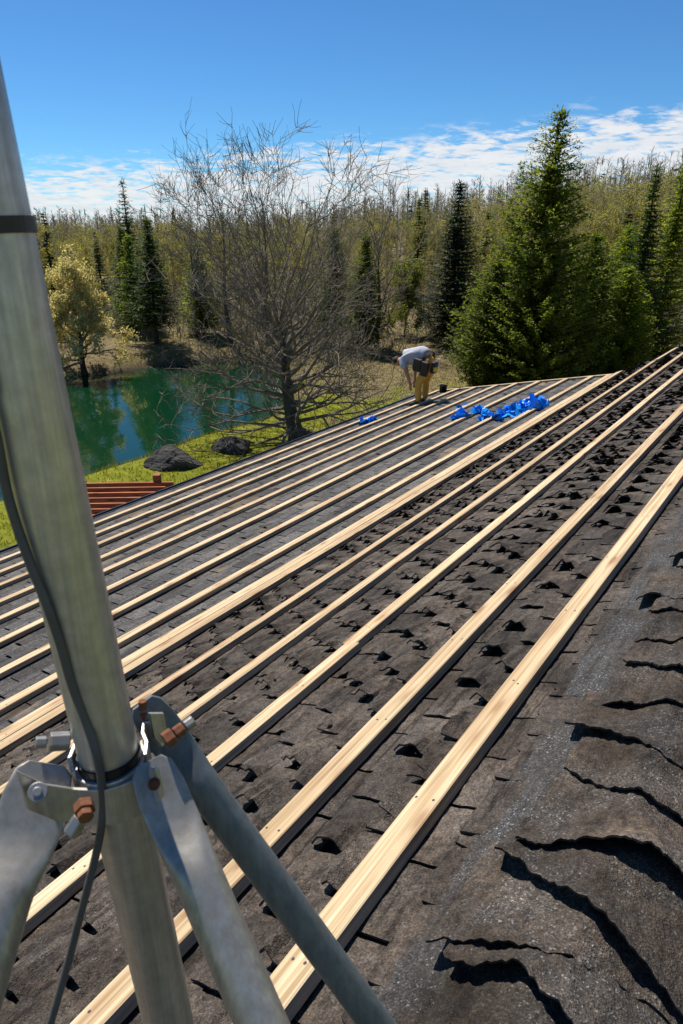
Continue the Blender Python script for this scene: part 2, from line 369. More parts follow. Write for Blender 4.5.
zt = nd(nt, 'ShaderNodeMapRange'); lk(nt, sxy.outputs[2], zt.inputs[0]); zt.inputs[1].default_value = -.42; zt.inputs[2].default_value = -.16; zt.inputs[3].default_value = 1; zt.inputs[4].default_value = 0
base = mix(nt, zt.outputs[0], base, (.075, .06, .042))
base = mix(nt, .5, base, ramp(nt, n3.outputs[0], [(.3, (.45, .45, .45)), (.7, (1.5, 1.5, 1.4))]).outputs[0], 'MULTIPLY')
lk(nt, base, b.inputs['Base Color']); b.inputs['Roughness'].default_value = .95; b.inputs['Specular IOR Level'].default_value = .1
bump(nt, b, n3.outputs[0], .8, .08)
tag(mb.build('lawn', m, origin=(0, 0, 0), smooth=True), kind='structure')
m, nt, b = mat('pond_water'); b.inputs['Base Color'].default_value = (.003, .028, .011, 1); b.inputs['Roughness'].default_value = .03; b.inputs['IOR'].default_value = 1.333
v = coords(nt, (1.0, .55, 1)); n = noise(nt, v, 1.6, 3, .5); n2 = noise(nt, v, 5, 3, .5)
bump(nt, b, math_(nt, 'ADD', n.outputs[0], math_(nt, 'MULTIPLY', n2.outputs[0], .3)), .03, .25)
mb = MB(); mb.grid([(x_, y_, -.45) for y_ in (10, 25, 42) for x_ in (-32, -16, 2)], 3, 3)
tag(mb.build('pond_water', m, origin=(0, 0, -.45)), kind='structure')

# ------------------------------------------------------------------ house
hb = W(2.5, 7, 0); hb.z = 0
house = thing('house', 'house with an old asphalt shingle roof being covered with pine battens', 'house', hb)
def nz(a, b_, s): return sn(a, b_, s)
# under-sheet of the roof (deck): upper plane, lower plane, back plane, hip end
mb = MB()
hipq = QEND+.15; ridge_end = hipq + 6.2
def quad(*v): mb.add(list(v), [tuple(range(len(v)))])
quad(U(0, QBEG, -.012), U(SK, QBEG, -.012), U(SK, hipq, -.012), U(0, ridge_end, -.012))
bk = lambda p, q, h=0: W(PR-p, q, ZR - M1*p + h - DROP-.012)
quad(bk(0, QBEG), bk(0, ridge_end), bk(3.9, hipq), bk(3.9, QBEG))
quad(bk(0, ridge_end), U(SK, hipq, -.012), bk(3.9, hipq))
mb.build('roof_deck', M['shingle_old'], house)
mb = MB(); quad(Lw(0, QBEG, -.012), Lw(SL, QBEG, -.012), Lw(SL, QEND, -.012), Lw(0, QEND, -.012))
mb.build('porch_deck', M['shingle_low'], house)
# --- upper, curled tab shingles
BAT_UP = [(.36, .12), (.555, .14), (1.0, .09), (1.575, .085), (2.085, .085), (2.60, .085), (3.21, .12), (3.345, .1)]
BAT_LO = [(p, .085) for p in (3.345, 3.69, 4.20, 4.74, 5.24, 5.68, 6.18, 6.63, 7.09)]
def press(s, up):
    k = 1.0
    for p, wd in (BAT_UP if up else BAT_LO):
        d = abs(s-(up_sp(p) if up else lo_sp(p)))
        k = min(k, max(0.0, (d-wd)/.07))
    return min(1, max(0, k))
def tabs(mb, F, s0, s1, q0, q1, expo, tw, curl, big_p, big_a, qlimit=None, near=6.5, wav=.006, claw=.022):
    ncs = int((s1-s0)/expo+.999)
    for i in range(ncs+1):
        sb = s0 + expo*(i+1) - .01
        if sb > s1+.03: sb = s1+.02
        off = (i % 2)*tw*.5 + rnd.uniform(-.03, .03)
        q = q0 - off
        while q < q1:
            qa, qb = q, q+tw; q += tw
            lim = q1 if qlimit is None else qlimit(sb)
            if qb > lim+.12: continue
            isnear = qa < near
            nu, nv = (13, 9) if qa < 3.2 else ((9, 7) if isnear else (6, 5))
            aL = rnd.uniform(.0, curl); aR = rnd.uniform(.0, curl*.4); aM = rnd.uniform(0, curl*.4)
            if rnd.random() < big_p: aL = rnd.uniform(.35, 1)*big_a*(1+.5*min(1, max(0, (qa-2)/5)))
            if rnd.random() < big_p*.06: aR = rnd.uniform(.3, .8)*big_a
            if rnd.random() < big_p*.05: aM = rnd.uniform(.3, .5)*big_a
            kL, kR = rnd.uniform(.95, 1.6), rnd.uniform(1.3, 2.8); pw_ = rnd.uniform(2.2, 3.8); pe = rnd.uniform(.9, 1.5)
            th = .007; c0, c1, c2 = [rnd.uniform(.25, 1)*claw for _ in range(3)]; ga, gb = rnd.uniform(.002, .009), rnd.uniform(.002, .009)
            P = []; skew = rnd.uniform(-.006, .006); jj = [rnd.uniform(-1, 1)*.010 for _ in range(nu)]
            if rnd.random() < .18: jj = [a_-(.02+.03*rnd.random())*max(0, 1-abs(k_-rnd.randrange(nu))*.5) for k_, a_ in enumerate(jj)]
            for jv in range(nv):
                tv = jv/(nv-1)
                for iu in range(nu):
                    tu = iu/(nu-1)
                    qq = qa+ga + (tw-ga-gb)*tu
                    ss = sb - (expo+.035)*(1-tv) + (jj[iu]+skew*(tu-.5)*2)*tv**3
                    xe = max(0.0, (tv-.2)/.8); lens = math.sin(math.pi*.87*xe**pe)
                    lift = tv**4*(c0*(1-tu)*.8+c1*tu*max(0, 1-tu)*1.2+c2*math.sin(math.pi*tu)*.5) + lens*aL*(max(0, 1-kL*tu)**1.15)*(1+.25*math.sin(tv*19+jj[0]*900)) + tv**pw_*(aR*max(0, 1-kR*(1-tu))**1.4 + aM*math.sin(math.pi*tu)**2)
                    lift *= press(ss, F is U); ss -= lift*.45
                    h = .001 + .013*tv + lift + wav*nz(qq*3, ss*4, 1) + (.0030*nz(qq*23, ss*31, 2)+.0022*nz(qq*61, ss*77, 5))*(1 if isnear else 0)
                    P.append(F(ss, qq, h))
            mb.grid(P, nu, nv)
            # worn edge thickness: bottom lip and both sides
            nvec = F(0, 0, 1)-F(0, 0, 0)
            rim = [P[j*nu] for j in range(nv)] + [P[(nv-1)*nu+i_] for i_ in range(1, nu)] + [P[j*nu+nu-1] for j in range(nv-2, -1, -1)]
            low = [p - nvec*th for p in rim]; k = len(rim)
            mb.add(rim+low, [(a_, a_+1, k+a_+1, k+a_) for a_ in range(k-1)])
mb = MB()
tabs(mb, U, .28, SK+.02, QBEG+2.2, ridge_end, .142, .225, .012, .84, .054, qlimit=lambda s: hipq + (1-s/SK)*6.2)
mb.build('worn_shingles', M['shingle_old'], house)
mb = MB(); tabs(mb, Lw, .0, SL, QBEG+2.2, QEND, .142, .32, .004, .10, .016, near=-9, wav=.003, claw=.005)
mb.build('porch_shingles', M['shingle_low'], house)
# bald granule strip along the ridge
mb = MB(); nu, nv = 10, 240; P = []
for j in range(nv):
    q = -.6 + 13*(j/(nv-1))**1.5
    for i in range(nu):
        s = .10 + .30*i/(nu-1) + (.03*nz(q*2.5, 1, 4) if i == nu-1 else 0)
        P.append(U(s, q, .012 + .006*nz(q*4, s*9, 5) - (.010 if i == nu-1 else 0)))
mb.grid(P, nu, nv); mb.build('granule_strip', M['granules'], house, smooth=True)
# ridge caps: bent tabs with lifted, ragged butts that face the camera
mb = MB(); ci = 0
qs = [-.72, -.5, -.3, -.1, .12, .33, .52, .68, .80, .93, 1.03, 1.20, 1.44, 1.62, 1.85, 2.02, 2.25]
while qs[-1] < 14: qs.append(qs[-1] + rnd.uniform(.15, .24))
big = {8: (.040, .1, .75, .24, .04), 9: (.034, .55, .5, .29, -.05), 10: (.050, -.1, .8, .25, .06), 11: (.055, -.25, .75, .22, -.03), 13: (.022, .6, .4, .27, .05), 15: (.026, -.2, .6, .20, .03)}
for q in qs:
    nr = 54 if q < 5 else 14; nl = 20 if q < 5 else 6
    la, tc_, wd_, hl, sk = big.get(ci, (rnd.uniform(.003, .014), rnd.uniform(-.8, .8), rnd.uniform(.25, .6), rnd.uniform(.17, .28), rnd.uniform(-.07, .07)))
    hr = rnd.uniform(.22, .30); lipL = la*rnd.uniform(.2, .9); ph = rnd.uniform(0, 6); P = []
    jag = [rnd.uniform(-1, 1)*.004 for _ in range(nr)]; bite = rnd.uniform(-.8, .8); bw_ = rnd.uniform(.02, .05) if rnd.random() < .5 else 0
    for j in range(nl):
        tv = j/(nl-1)                     # 0 = butt toward the camera
        for i in range(nr):
            t = -1+2*i/(nr-1); tt = t*(hl if t > 0 else hr)
            lift = (1-tv)**1.7*(lipL*max(0, t)**1.5 + la*math.exp(-((t-tc_)/wd_)**2))
            qq = q + .28*tv + (sk*t + jag[i] + bw_*max(0, 1-abs(t-bite)*3.5) + .016*math.sin(t*2.6+ph) + .006*nz(t*7.3+ci*3.1, ci, ci) + .004*nz(t*17.7+ci*1.7, t*5, ci*2))*(1-tv)**.7 + lift*.25
            down = math.sqrt(tt*tt+.05**2)-.05
            wr = .016*nz(t*2.1, qq*6, 3) + .008*nz(t*4.4, qq*13, 7) + .004*nz(t*2.5+ci, qq*9, ci) + .003*nz(t*7+ci, qq*31, 2*ci) + .0024*nz(t*29+ci, qq*110, ci) + .0035*nz(t*13+ci*2, qq*52+t*9, ci*3)
            h = .020 + .007*(1-tv) + lift + wr - .007*tv - .010*max(0, abs(t)-.8)*5*(1-la*15)
            P.append(N*(PR + tt*math.cos(A1)) + B*qq + Z*(H + ZR - DROP - down*M1*math.cos(A1) + h))
    mb.grid(P, nr, nl)
    rim = [P[i] for i in range(nr)]; lowr = [p - Z*.009 + B*.002 for p in rim]
    mb.add(rim+lowr, [(a_, a_+1, nr+a_+1, nr+a_) for a_ in range(nr-1)])
    for side in (0, nr-1):
        rim = [P[j*nr+side] for j in range(nl)]; lowr = [p - Z*.009 for p in rim]
        mb.add(rim+lowr, [(a_, a_+1, nl+a_+1, nl+a_) for a_ in range(nl-1)])
    ci += 1
mb.build('ridge_caps', M['shingle_cap'], house, smooth=True)
# grit and torn crumbs lying on the shingles
def crumbs(name, n, smin, smax, m, label, flat, qmax):
    rr_ = random.Random(n); mb = MB()
    for i in range(n):
        q = -.3 + qmax*rr_.random()**1.7; s = rr_.uniform(.05, 3.3); sz = rr_.uniform(smin, smax)
        if press(s, True) < .95: continue
        c = U(s, q, .020 + (.006 if flat else .002)); a = rr_.uniform(0, 6.28); k = 5
        pts = [c + (B*math.cos(a+2*math.pi*j/k) + D1*math.sin(a+2*math.pi*j/k)*rr_.uniform(.5, .9))*(sz*rr_.uniform(.6, 1.2)) + N1*rr_.uniform(-.003, .004)*(2 if flat else 1) for j in range(k)]
        t = sz*(.18 if flat else .8)
        mb.add(pts+[p + N1*t + (c-p)*(.1 if flat else .45) for p in pts], [tuple(range(k, 2*k))] + [(j, (j+1) % k, k+(j+1) % k, k+j) for j in range(k)])
    tag(mb.build(name, m, origin=tuple(U(1, 1, 0))), label, 'debris', kind='stuff')
M['grit'] = plain('pale_grit', (.38, .37, .35), .8, .4, 60)
crumbs('grit', 2600, .0012, .0032, M['grit'], 'pale grit scattered over the worn shingles', False, 5.5)
crumbs('shingle_crumbs', 420, .006, .022, M['shingle_old'], 'torn dark crumbs of shingle lying on the old roof', True, 7)
# eave: gutter, drip edge, fascia, walls
mb = MB(); qm, ql = (QBEG+QEND)/2, (QEND-QBEG)/2
g0 = Lw(SL, qm, 0)
mb.box(g0 + N*.035 - Z*.035, B, N, Z, ql, .012, .055); mb.box(g0 + N*.125 - Z*.045, B, N, Z, ql, .006, .05); mb.box(g0 + N*.082 - Z*.10, B, N, Z, ql, .05, .006)
gut = mb.build('gutter', M['gutter'], house)
mb = MB(); mb.box(g0 + N*.132 + Z*.006, B, N, Z, ql, .012, .005); mb.build('gutter_lip', M['gutter'], gut)
mb = MB(); mb.box(W(PE-.5, qm, -3.62), B, N, Z, ql, .48, .012); mb.build('soffit', M['soffit'], house)
mb = MB(); mb.box(W(2.0, 6.0, -5.0), B, N, Z, 8.1, 4.6, 1.37); mb.box(W(-.3, 6.0, -3.15), B, N, Z, 8.1, 2.4, .46); mb.build('wall', M['siding'], house)
for qv in (0.5, 5.5, 10.5):
    mb = MB(); mb.box(W(6.605, qv, -4.9), B, N, Z, .55, .02, .6); fr = mb.build('window', M['white'], house)
    mb = MB(); mb.box(W(6.632, qv, -4.9), B, N, Z, .48, .004, .53); mb.build('pane', M['glass'], fr)
mb = MB(); mb.box(U(SK/2, hipq, -.1)*.5 + Lw(SL/2, QEND, -.1)*.5, B, N, Z, .01, .2, .01)
# rake board along the far end of the porch roof
rb = MB(); ra, rb_ = Lw(.0, QEND+.03, .022), Lw(SL-.35, QEND+.03, .022)
c = (ra+rb_)/2; rb.box(c, D2, B, N2, (rb_-ra).length/2, .045, .02)
o = rb.build('rake_board', M['pine'], bevel=.003); 
tag(o, 'pale pine board along the far sloping edge of the roof, behind the blue plastic', 'board')

# ------------------------------------------------------------------ battens
def batten(F, D, Nn, s_a, q_a, s_b, q_b, width, label, thick=.038, bow=.0022, gap=None, group='pine battens laid across the shingle roof'):
    a, b_ = F(s_a, q_a, DROP-thick-.012), F(s_b, q_b, DROP-thick-.012)
    ax = (b_-a); L = ax.length; ax.normalize(); az = Nn - ax*Nn.dot(ax); az.normalize(); ay = az.cross(ax)
    n = max(6, int(L/.25)); hw = width/2; e = .0035; vs = []; ph = rnd.uniform(0, 6)
    prof = [(-hw+e, 0), (hw-e, 0), (hw, e), (hw, thick-e), (hw-e, thick), (-hw+e, thick), (-hw, thick-e), (-hw, e)]
    for i in range(n+1):
        x = L*i/n; yo = bow*math.sin(x*.9+ph)+bow*.5*math.sin(x*2.3+2*ph); zo = bow*.6*math.sin(x*1.4+ph*1.7)
        for (py, pz) in prof: vs.append((x, py+yo, pz+zo+.012))
    k = 8; fs = [(i*k+j, i*k+(j+1) % k, (i+1)*k+(j+1) % k, (i+1)*k+j) for i in range(n) for j in range(k)]
    fs += [tuple(range(k-1, -1, -1)), tuple(n*k+j for j in range(k))]
    nf = len(fs); x = rnd.uniform(.1, .4)
    while x < min(L, 16):
        for yy in (-hw*.5, hw*.5):
            cxn, cyn = x+rnd.uniform(-.02, .02), yy+rnd.uniform(-.012, .012); o0 = len(vs)
            zt_ = thick+.012+bow*.6*math.sin(cxn*1.4+ph*1.7)+.0012; yo = bow*math.sin(cxn*.9+ph)+bow*.5*math.sin(cxn*2.3+2*ph)
            vs += [(cxn+.0042*math.cos(k2*math.pi/4), cyn+yo+.0042*math.sin(k2*math.pi/4), zt_) for k2 in range(8)]; fs.append(tuple(range(o0, o0+8)))
        x += rnd.uniform(.56, .64)
    me = bpy.data.meshes.new('roof_batten'); me.from_pydata(vs, [], fs); me.materials.append(M['pine']); me.materials.append(M['nail'])
    me.polygons.foreach_set('material_index', [0]*nf+[1]*(len(fs)-nf)); me.update()
    o = bpy.data.objects.new('roof_batten', me); col.objects.link(o)
    o.matrix_world = Matrix((( ax.x, ay.x, az.x, a.x), (ax.y, ay.y, az.y, a.y), (ax.z, ay.z, az.z, a.z), (0, 0, 0, 1)))
    tag(o, label, 'batten', group); return o
WB = .092
S_ = up_sp
def endq(s): return hipq + (1-s/SK)*6.2 - .15
cw = math.cos(A1)
batten(U, D1, N1, S_(.614)+.045, -.6, S_(.50)+.035, 7.2, WB, 'widest looking pine batten in front, the first one down from the ridge caps')
batten(U, D1, N1, S_(1.01), -1.5, S_(.985), 18.0, WB, 'second pine batten down from the ridge caps, ending at the right edge')
batten(U, D1, N1, S_(1.575), -1.8, S_(1.575), 2.36, WB, 'near board of the third pine batten down from the ridge, passing behind the steel clamp')
batten(U, D1, N1, S_(1.585)+.012, 2.365, S_(1.565), 16.6, WB, 'far board of the third pine batten down from the ridge, starting at a butt joint')
batten(U, D1, N1, S_(2.085), -1.8, S_(2.085), endq(S_(2.085)), WB, 'fourth pine batten down from the ridge, over curled brown shingles')
batten(U, D1, N1, S_(2.60), -1.8, S_(2.60), 14.45, WB, 'fifth pine batten down from the ridge, just above the doubled boards')
batten(U, D1, N1, S_(2.57), 14.3, S_(2.50), 15.9, WB, 'short far batten lapped onto the end of the fifth pine batten', bow=.001).location.z += .012
batten(U, D1, N1, S_(3.285)-.075, -1.8, S_(3.285)-.075, hipq-.03, .14, 'wider lower looking board of the doubled pair, over the edge of the curled shingles')
batten(Lw, D2, N2, lo_sp(3.345), -1.8, lo_sp(3.345), QEND-.02, .105, 'narrower board of the doubled pair, on the smooth dark shingles')
bl = [(3.69, 'first'), (4.20, 'second'), (4.74, 'third'), (5.24, 'fourth'), (5.68, 'fifth'), (6.18, 'sixth'), (6.63, 'seventh'), (7.09, 'last')]
bn = {'first': 'first thin batten below the doubled boards, on dark smooth shingles', 'second': 'second batten below the doubled boards, running under the big blue plastic heap',
      'third': 'third batten below the doubled boards, on dark smooth shingles', 'fourth': 'fourth batten below the doubled boards, under the round blue scrap heap',
      'fifth': 'fifth batten below the doubled boards, fourth up from the gutter', 'sixth': 'third batten up from the black gutter, below the man on the roof',
      'seventh': "second batten up from the black gutter, passing by the man's boots", 'last': 'batten closest to the black gutter at the roof edge'}
for p, k in bl: batten(Lw, D2, N2, lo_sp(p), -1.5, lo_sp(p)+rnd.uniform(-.02, .02), QEND-.02, WB*.95, bn[k])

# ------------------------------------------------------------------ mast with tripod
def pole_pt(z): # axis of the mast: two fitted points
    d0, d1 = P_HI, P_LO; t = (z-d0.z)/(d1.z-d0.z); return d0.lerp(d1, t)
P_HI = atdepth(-16, 230, .0); YP = .397
def aty(x, y, yy): r = ray(x, y); return r*(yy/r.y) + Vector((0, 0, H))
P_HI = aty(-8, 230, YP); P_LO = aty(164, 1000, YP)
PRAD = .0212
hubz = aty(100, 779, YP).z; hub = pole_pt(hubz)
foot = pole_pt(H-1.30)
tri = thing('antenna_mast', 'weathered galvanized steel mast held by a bolted tripod at the left', 'mast', foot)
axis = (P_HI-P_LO).normalized()
mb = MB(); mb.tube([foot, hub, pole_pt(H), pole_pt(H+.75)], [PRAD]*4, 48); mast = mb.build('pole', M['galv'], tri, smooth=True)
def ring(c, ax, r, half, thick, sides=40, a0=0, a1=2*math.pi):
    mb = MB(); a = ax.orthogonal().normalized(); bb = ax.cross(a); vs = []; n = sides
    for i in range(n):
        an = a0 + (a1-a0)*i/n; d = a*math.cos(an)+bb*math.sin(an)
        for rr, hh_ in ((r, -half), (r+thick, -half), (r+thick, half), (r, half)): vs.append(c + d*rr + ax*hh_)
    fs = [(i*4+k, ((i+1) % n)*4+k, ((i+1) % n)*4+(k+1) % 4, i*4+(k+1) % 4) for i in range(n) for k in range(4)]
    mb.add(vs, fs); return mb
ring(pole_pt(aty(10, 226, YP).z), axis, PRAD-.0005, .0042, .0022).build('strap', M['black'], tri, smooth=False)
coll = ring(hub, axis, PRAD+.0005, .019, .004).build('clamp_collar', M['galv'], tri, smooth=False, bevel=.0008)
ring(pole_pt(hub.z+.0225), axis, PRAD-.0005, .0035, .0022).build('collar_shadow', M['black'], tri)  # thin black ring standing in for the shadow between pole and collar
# three legs: (collar point px, far point px, depths, tube radius, material)
def disc(c, ax, r, h, sides=6):
    mb = MB(); mb.tube([c-ax*h/2, c+ax*h/2], [r, r], sides); return mb
def leg(ptop, pbot, ext, rad, m, wide, flat, name='leg'):
    ax = (pbot-ptop).normalized(); end = ptop + ax*ext
    view = (ptop - Vector((0, 0, H))).normalized()
    side = ax.cross(view if flat is None else flat).normalized(); nor = side.cross(ax).normalized()
    mb = MB(); L = (end-ptop).length; vs = []; st = []
    n = 20
    # flattened end blends into the round tube
    for (x, k) in ((-.022, 0), (-.016, 0), (0, 0), (.020, 0), (.027, .06), (.034, .2), (.042, .45), (.050, .72), (.059, .92), (.068, 1), (L, 1)):
        a_ = wide*(1-k) + rad*k; b_ = .0024*(1-k) + rad*k
        if x < -.02: a_ *= .55
        elif x < -.01: a_ *= .85
        c = ptop + ax*x
        for j in range(n):
            an = 2*math.pi*j/n; cs, sn_ = math.cos(an), math.sin(an)
            pw = 1-.75*(1-k)
            vs.append(c + side*(a_*math.copysign(abs(cs)**pw, cs)) + nor*(b_*math.copysign(abs(sn_)**pw, sn_)))
    kk = 11; fs = [(i*n+j, i*n+(j+1) % n, (i+1)*n+(j+1) % n, (i+1)*n+j) for i in range(kk-1) for j in range(n)]
    fs += [tuple(range(n-1, -1, -1)), tuple((kk-1)*n+j for j in range(n))]
    mb.add(vs, fs); lo = mb.build(name, m, tri, smooth=True)
    lo.data.set_sharp_from_angle(angle=R(50))
    return ax, side, nor, lo
legs = []
# right front leg
pt = atdepth(161, 790, .484); pb = atdepth(262, 1024, .458)
legs.append((pt, leg(pt, pb, 1.25, .0165, M['galv_leg'], .0172, None)))
# left leg
pt2 = atdepth(37, 796, .480); pb2 = atdepth(-12, 960, .446)
legs.append((pt2, leg(pt2, pb2, 1.2, .0165, M['galv_leg'], .0225, None)))
# rear right leg, bluish
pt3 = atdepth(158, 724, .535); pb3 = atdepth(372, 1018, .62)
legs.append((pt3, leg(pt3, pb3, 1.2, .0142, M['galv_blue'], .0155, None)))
# clamp ears: bent straps from the collar out to each leg end
def strap(pts, half, m, name, up=axis, th=.003):
    mb = MB(); k = len(pts); vs = []
    pts = [Vector(p) for p in pts]
    for i in range(k):
        t = (pts[min(i+1, k-1)]-pts[max(i-1, 0)]).normalized(); nn = t.cross(up).normalized()
        u = up if i < k-1 else up*.75
        for a_, b_ in ((-1, -1), (1, -1), (1, 1), (-1, 1)): vs.append(pts[i] + nn*(a_*th/2) + u*(b_*half))
    fs = [(i*4+j, i*4+(j+1) % 4, (i+1)*4+(j+1) % 4, (i+1)*4+j) for i in range(k-1) for j in range(4)] + [(3, 2, 1, 0), tuple((k-1)*4+j for j in range(4))]
    mb.add(vs, fs); return mb.build(name, m, tri, bevel=.0007)
toc = (Vector((0, 0, H)) - hub); toc = toc - axis*toc.dot(axis); toc.normalize(); rgt = toc.cross(axis).normalized() * -1
if rgt.x < 0: rgt = -rgt
rr = PRAD + .006
def cyl(a, dz=0, r=rr): return hub + axis*dz + (toc*math.cos(a)+rgt*math.sin(a))*r
fwd = [cyl(R(-75), .002), cyl(R(-45), .002), cyl(R(-15), .002), cyl(R(15), .002), cyl(R(35), .002)]
e1 = atdepth(160, 783, .456); e2 = atdepth(22, 790, .449)
strap([e2, e2.lerp(cyl(R(-62), .003, rr+.012), .6), cyl(R(-58), .003, rr+.006), cyl(R(-40), 0), cyl(R(-15), 0), cyl(R(10), 0), cyl(R(28), 0, rr+.002), cyl(R(42), .001, rr+.008), e1.lerp(cyl(R(45)), .35), e1], .0165, M['galv'], 'clamp_strap')
e3 = atdepth(165, 722, .53)
strap([cyl(R(60), .012), cyl(R(85), .014), cyl(R(105), .016), cyl(R(120), .018, rr+.006), cyl(R(105), .018, rr+.014), e3.lerp(hub, .25)+axis*.01, e3], .012, M['galv'], 'clamp_strap')
strap([cyl(R(-70), .012), cyl(R(-100), .014), cyl(R(-130), .016), cyl(R(-160), .018), cyl(R(165), .018)], .014, M['galv'], 'clamp_strap')
def bolt(px, py, d, ax, r, h, m, sides=6, nut=None):
    c = atdepth(px, py, d); mb = disc(c, ax, r, h, sides)
    mb.tube([c-ax*.03, c+ax*(h*.9)], [r*.5]*2, 10)
    o = mb.build('bolt', m, tri, bevel=.0006); return o
vw = (hub-Vector((0, 0, H))).normalized()
bolt(38, 792, .4475, (-vw+axis*.1).normalized(), .0062, .006, M['bolt'], 20)
bolt(154, 784, .453, (-vw+axis*.1).normalized(), .0042, .004, M['rust'], 12)
for (px, py, d, dirv, segs) in ((165, 741, .49, (rgt*.95-axis*-.25-toc*.2).normalized(), ((.004, .008, 'rust'), (.014, .006, 'rust'), (.024, .0058, 'bolt'))),
                                (84, 806, .452, (-vw*.7 - axis*.5).normalized(), ((.002, .0085, 'rust'), (.008, .0065, 'rust'))),
                                (78, 822, .46, (-axis*.6-rgt*.5-vw*.2).normalized(), ((.0, .007, 'bolt'), (.006, .007, 'bolt'))),
                                (64, 741, .49, (-rgt*.9+axis*.3).normalized(), ((.0, .0085, 'bolt'), (.007, .0085, 'bolt'), (.018, .0055, 'bolt'))),
                                (143, 716, .53, (axis*.8+rgt*.1).normalized(), ((.0, .0042, 'rust'), (.012, .0042, 'rust')))):
    c = atdepth(px, py, d)
    for t_, r_, mm_ in segs:
        disc(c+dirv*t_*.85, dirv, r_*.82, .0075, 6).build('nut', M[mm_], tri, bevel=.0008)
# coaxial cable running down the mast
cpts = []
cp = [(-24, 330), (-14, 390), (-3, 440), (9, 500), (29, 560), (45, 600), (59, 640), (72, 685), (86, 722), (96, 752), (101, 778), (103, 812), (97, 850), (84, 901), (70, 955), (57, 1001), (45, 1045), (38, 1090)]
for (x, y) in cp:
    r = ray(x, y).normalized(); o0 = Vector((0, 0, H))
    # nearest approach of this ray to the mast's axis, then step out to the surface
    w0 = o0 - P_LO; a_, b_, c_, d_, e_ = 1, r.dot(axis), 1, r.dot(w0), axis.dot(w0)
    t = (b_*e_-c_*d_)/(a_*c_-b_*b_); sx_ = e_+b_*t
    pa = P_LO + axis*sx_; pr = o0 + r*t; miss = (pr-pa).length
    rad = PRAD + .0045 + (.008 if 745 < y < 830 else 0) + (.003 if y >= 830 else 0)
    back = math.sqrt(max(0, rad*rad-miss*miss)) if y < 840 else .03
    cpts.append(pr - r*back)
def smooth_path(pts, n=6):
    out = []
    for i in range(len(pts)-1):
        p0, p1, p2, p3 = pts[max(i-1, 0)], pts[i], pts[i+1], pts[min(i+2, len(pts)-1)]
        for k in range(n):
            t = k/n; out.append(.5*((2*p1)+(-p0+p2)*t+(2*p0-5*p1+4*p2-p3)*t*t+(-p0+3*p1-3*p2+p3)*t**3))
    return out+[pts[-1]]
cpts = [cpts[0]+axis*.9] + [cpts[0]+axis*.3] + cpts + [W(.2, .3, -1.19)+Vector((0, 0, .01))]
mb = MB(); mb.tube(smooth_path(cpts), .0030, 12)
tag(mb.build('coaxial_cable', M['cable'], smooth=True), 'grey coaxial cable running down the steel mast and hanging below its clamp', 'cable')

# ------------------------------------------------------------------ blue plastic, bucket
def blue_pile(sq, label, n, ext, hgt, flat=False):
    n = int(n*.65); hgt *= .45; s, q = sq; mb = MB(); rr_ = random.Random(int(q*1000))
    for i in range(n):
        t = rr_.gauss(0, .42); u = rr_.gauss(0, .42)
        c = Lw(s + u*ext[0], q + t*ext[1], .0) ; prof = max(.15, 1-(t*t+u*u)*.8)
        base = c + N2*(.015 + rr_.random()*hgt*prof)
        d = Vector((rr_.uniform(-1, 1), rr_.uniform(-1, 1), rr_.uniform(-.35, .8))).normalized()
        wv = d.cross(Vector((rr_.uniform(-1, 1), rr_.uniform(-1, 1), rr_.uniform(-1, 1)))).normalized()
        nn = d.cross(wv); Ls = rr_.uniform(.12, .32); wd = rr_.uniform(.025, .065); P = []
        ben = rr_.uniform(-.6, .6); 
        for k in range(5):
            x = k/4-.5; pc = base + d*(x*Ls) + nn*(ben*Ls*(.25-x*x)*1.4)
            pc.z = max(pc.z, (Lw(s, q, .012).z - .21*((pc-Lw(s, q, 0)).dot(N))) )
            P += [pc - wv*wd, pc + wv*wd + nn*.01*math.sin(k*2)]
        mb.grid(P, 2, 5)
    tag(mb.build('plastic_scrap_heap', M['blue']), label, 'plastic scraps', 'heaps of blue plastic scraps on the porch roof')
def pq(x, y):
    r = ray(x, y); a_ = -r.z/r.dot(N); p = (2.632-M2*PK)/(a_-M2); return lo_sp(p), p*r.dot(B)/r.dot(N)
blue_pile(pq(462, 416), 'round heap of crumpled bright blue plastic at the left of the scraps', 60, (.14, .17), .16)
blue_pile(pq(479, 411), 'small upright tuft of bright blue plastic between the round and long heaps', 40, (.11, .10), .20)
blue_pile(pq(486, 417), 'small bright blue plastic scrap at the lower left end of the long heap', 30, (.11, .12), .11)
blue_pile(pq(510, 411), 'long middle heap of bright blue plastic strips lying across a batten', 130, (.24, .55), .13)
blue_pile(pq(532, 406), 'largest bright blue plastic heap at the right end of the scraps', 150, (.28, .35), .24)
blue_pile(pq(369.5, 420.5), 'single bright blue plastic lump by itself near the gutter', 40, (.09, .13), .10)
blue_pile(pq(462, 406), 'tiny flat bright blue plastic scrap behind the round heap', 8, (.06, .10), .05)
bp = Lw(lo_sp(6.93), 14.08, 0); 
buck = thing('bucket', 'small black bucket standing on the roof corner behind the bent man', 'bucket', bp)
mb = MB(); n = 24
prof = [(.0, .02), (.115, .02), (.118, .0), (.145, .27), (.155, .27), (.155, .295), (.14, .295), (.138, .28), (.112, .03), (0, .03)]
vs = [bp + Vector((r*math.cos(2*math.pi*j/n), r*math.sin(2*math.pi*j/n), z_-.01)) for r, z_ in prof for j in range(n)]
mb.add(vs, [(i*n+j, i*n+(j+1) % n, (i+1)*n+(j+1) % n, (i+1)*n+j) for i in range(len(prof)-1) for j in range(n)])
mb.build('pail', M['black'], buck, smooth=True); buck.scale = (.62, .62, .62)
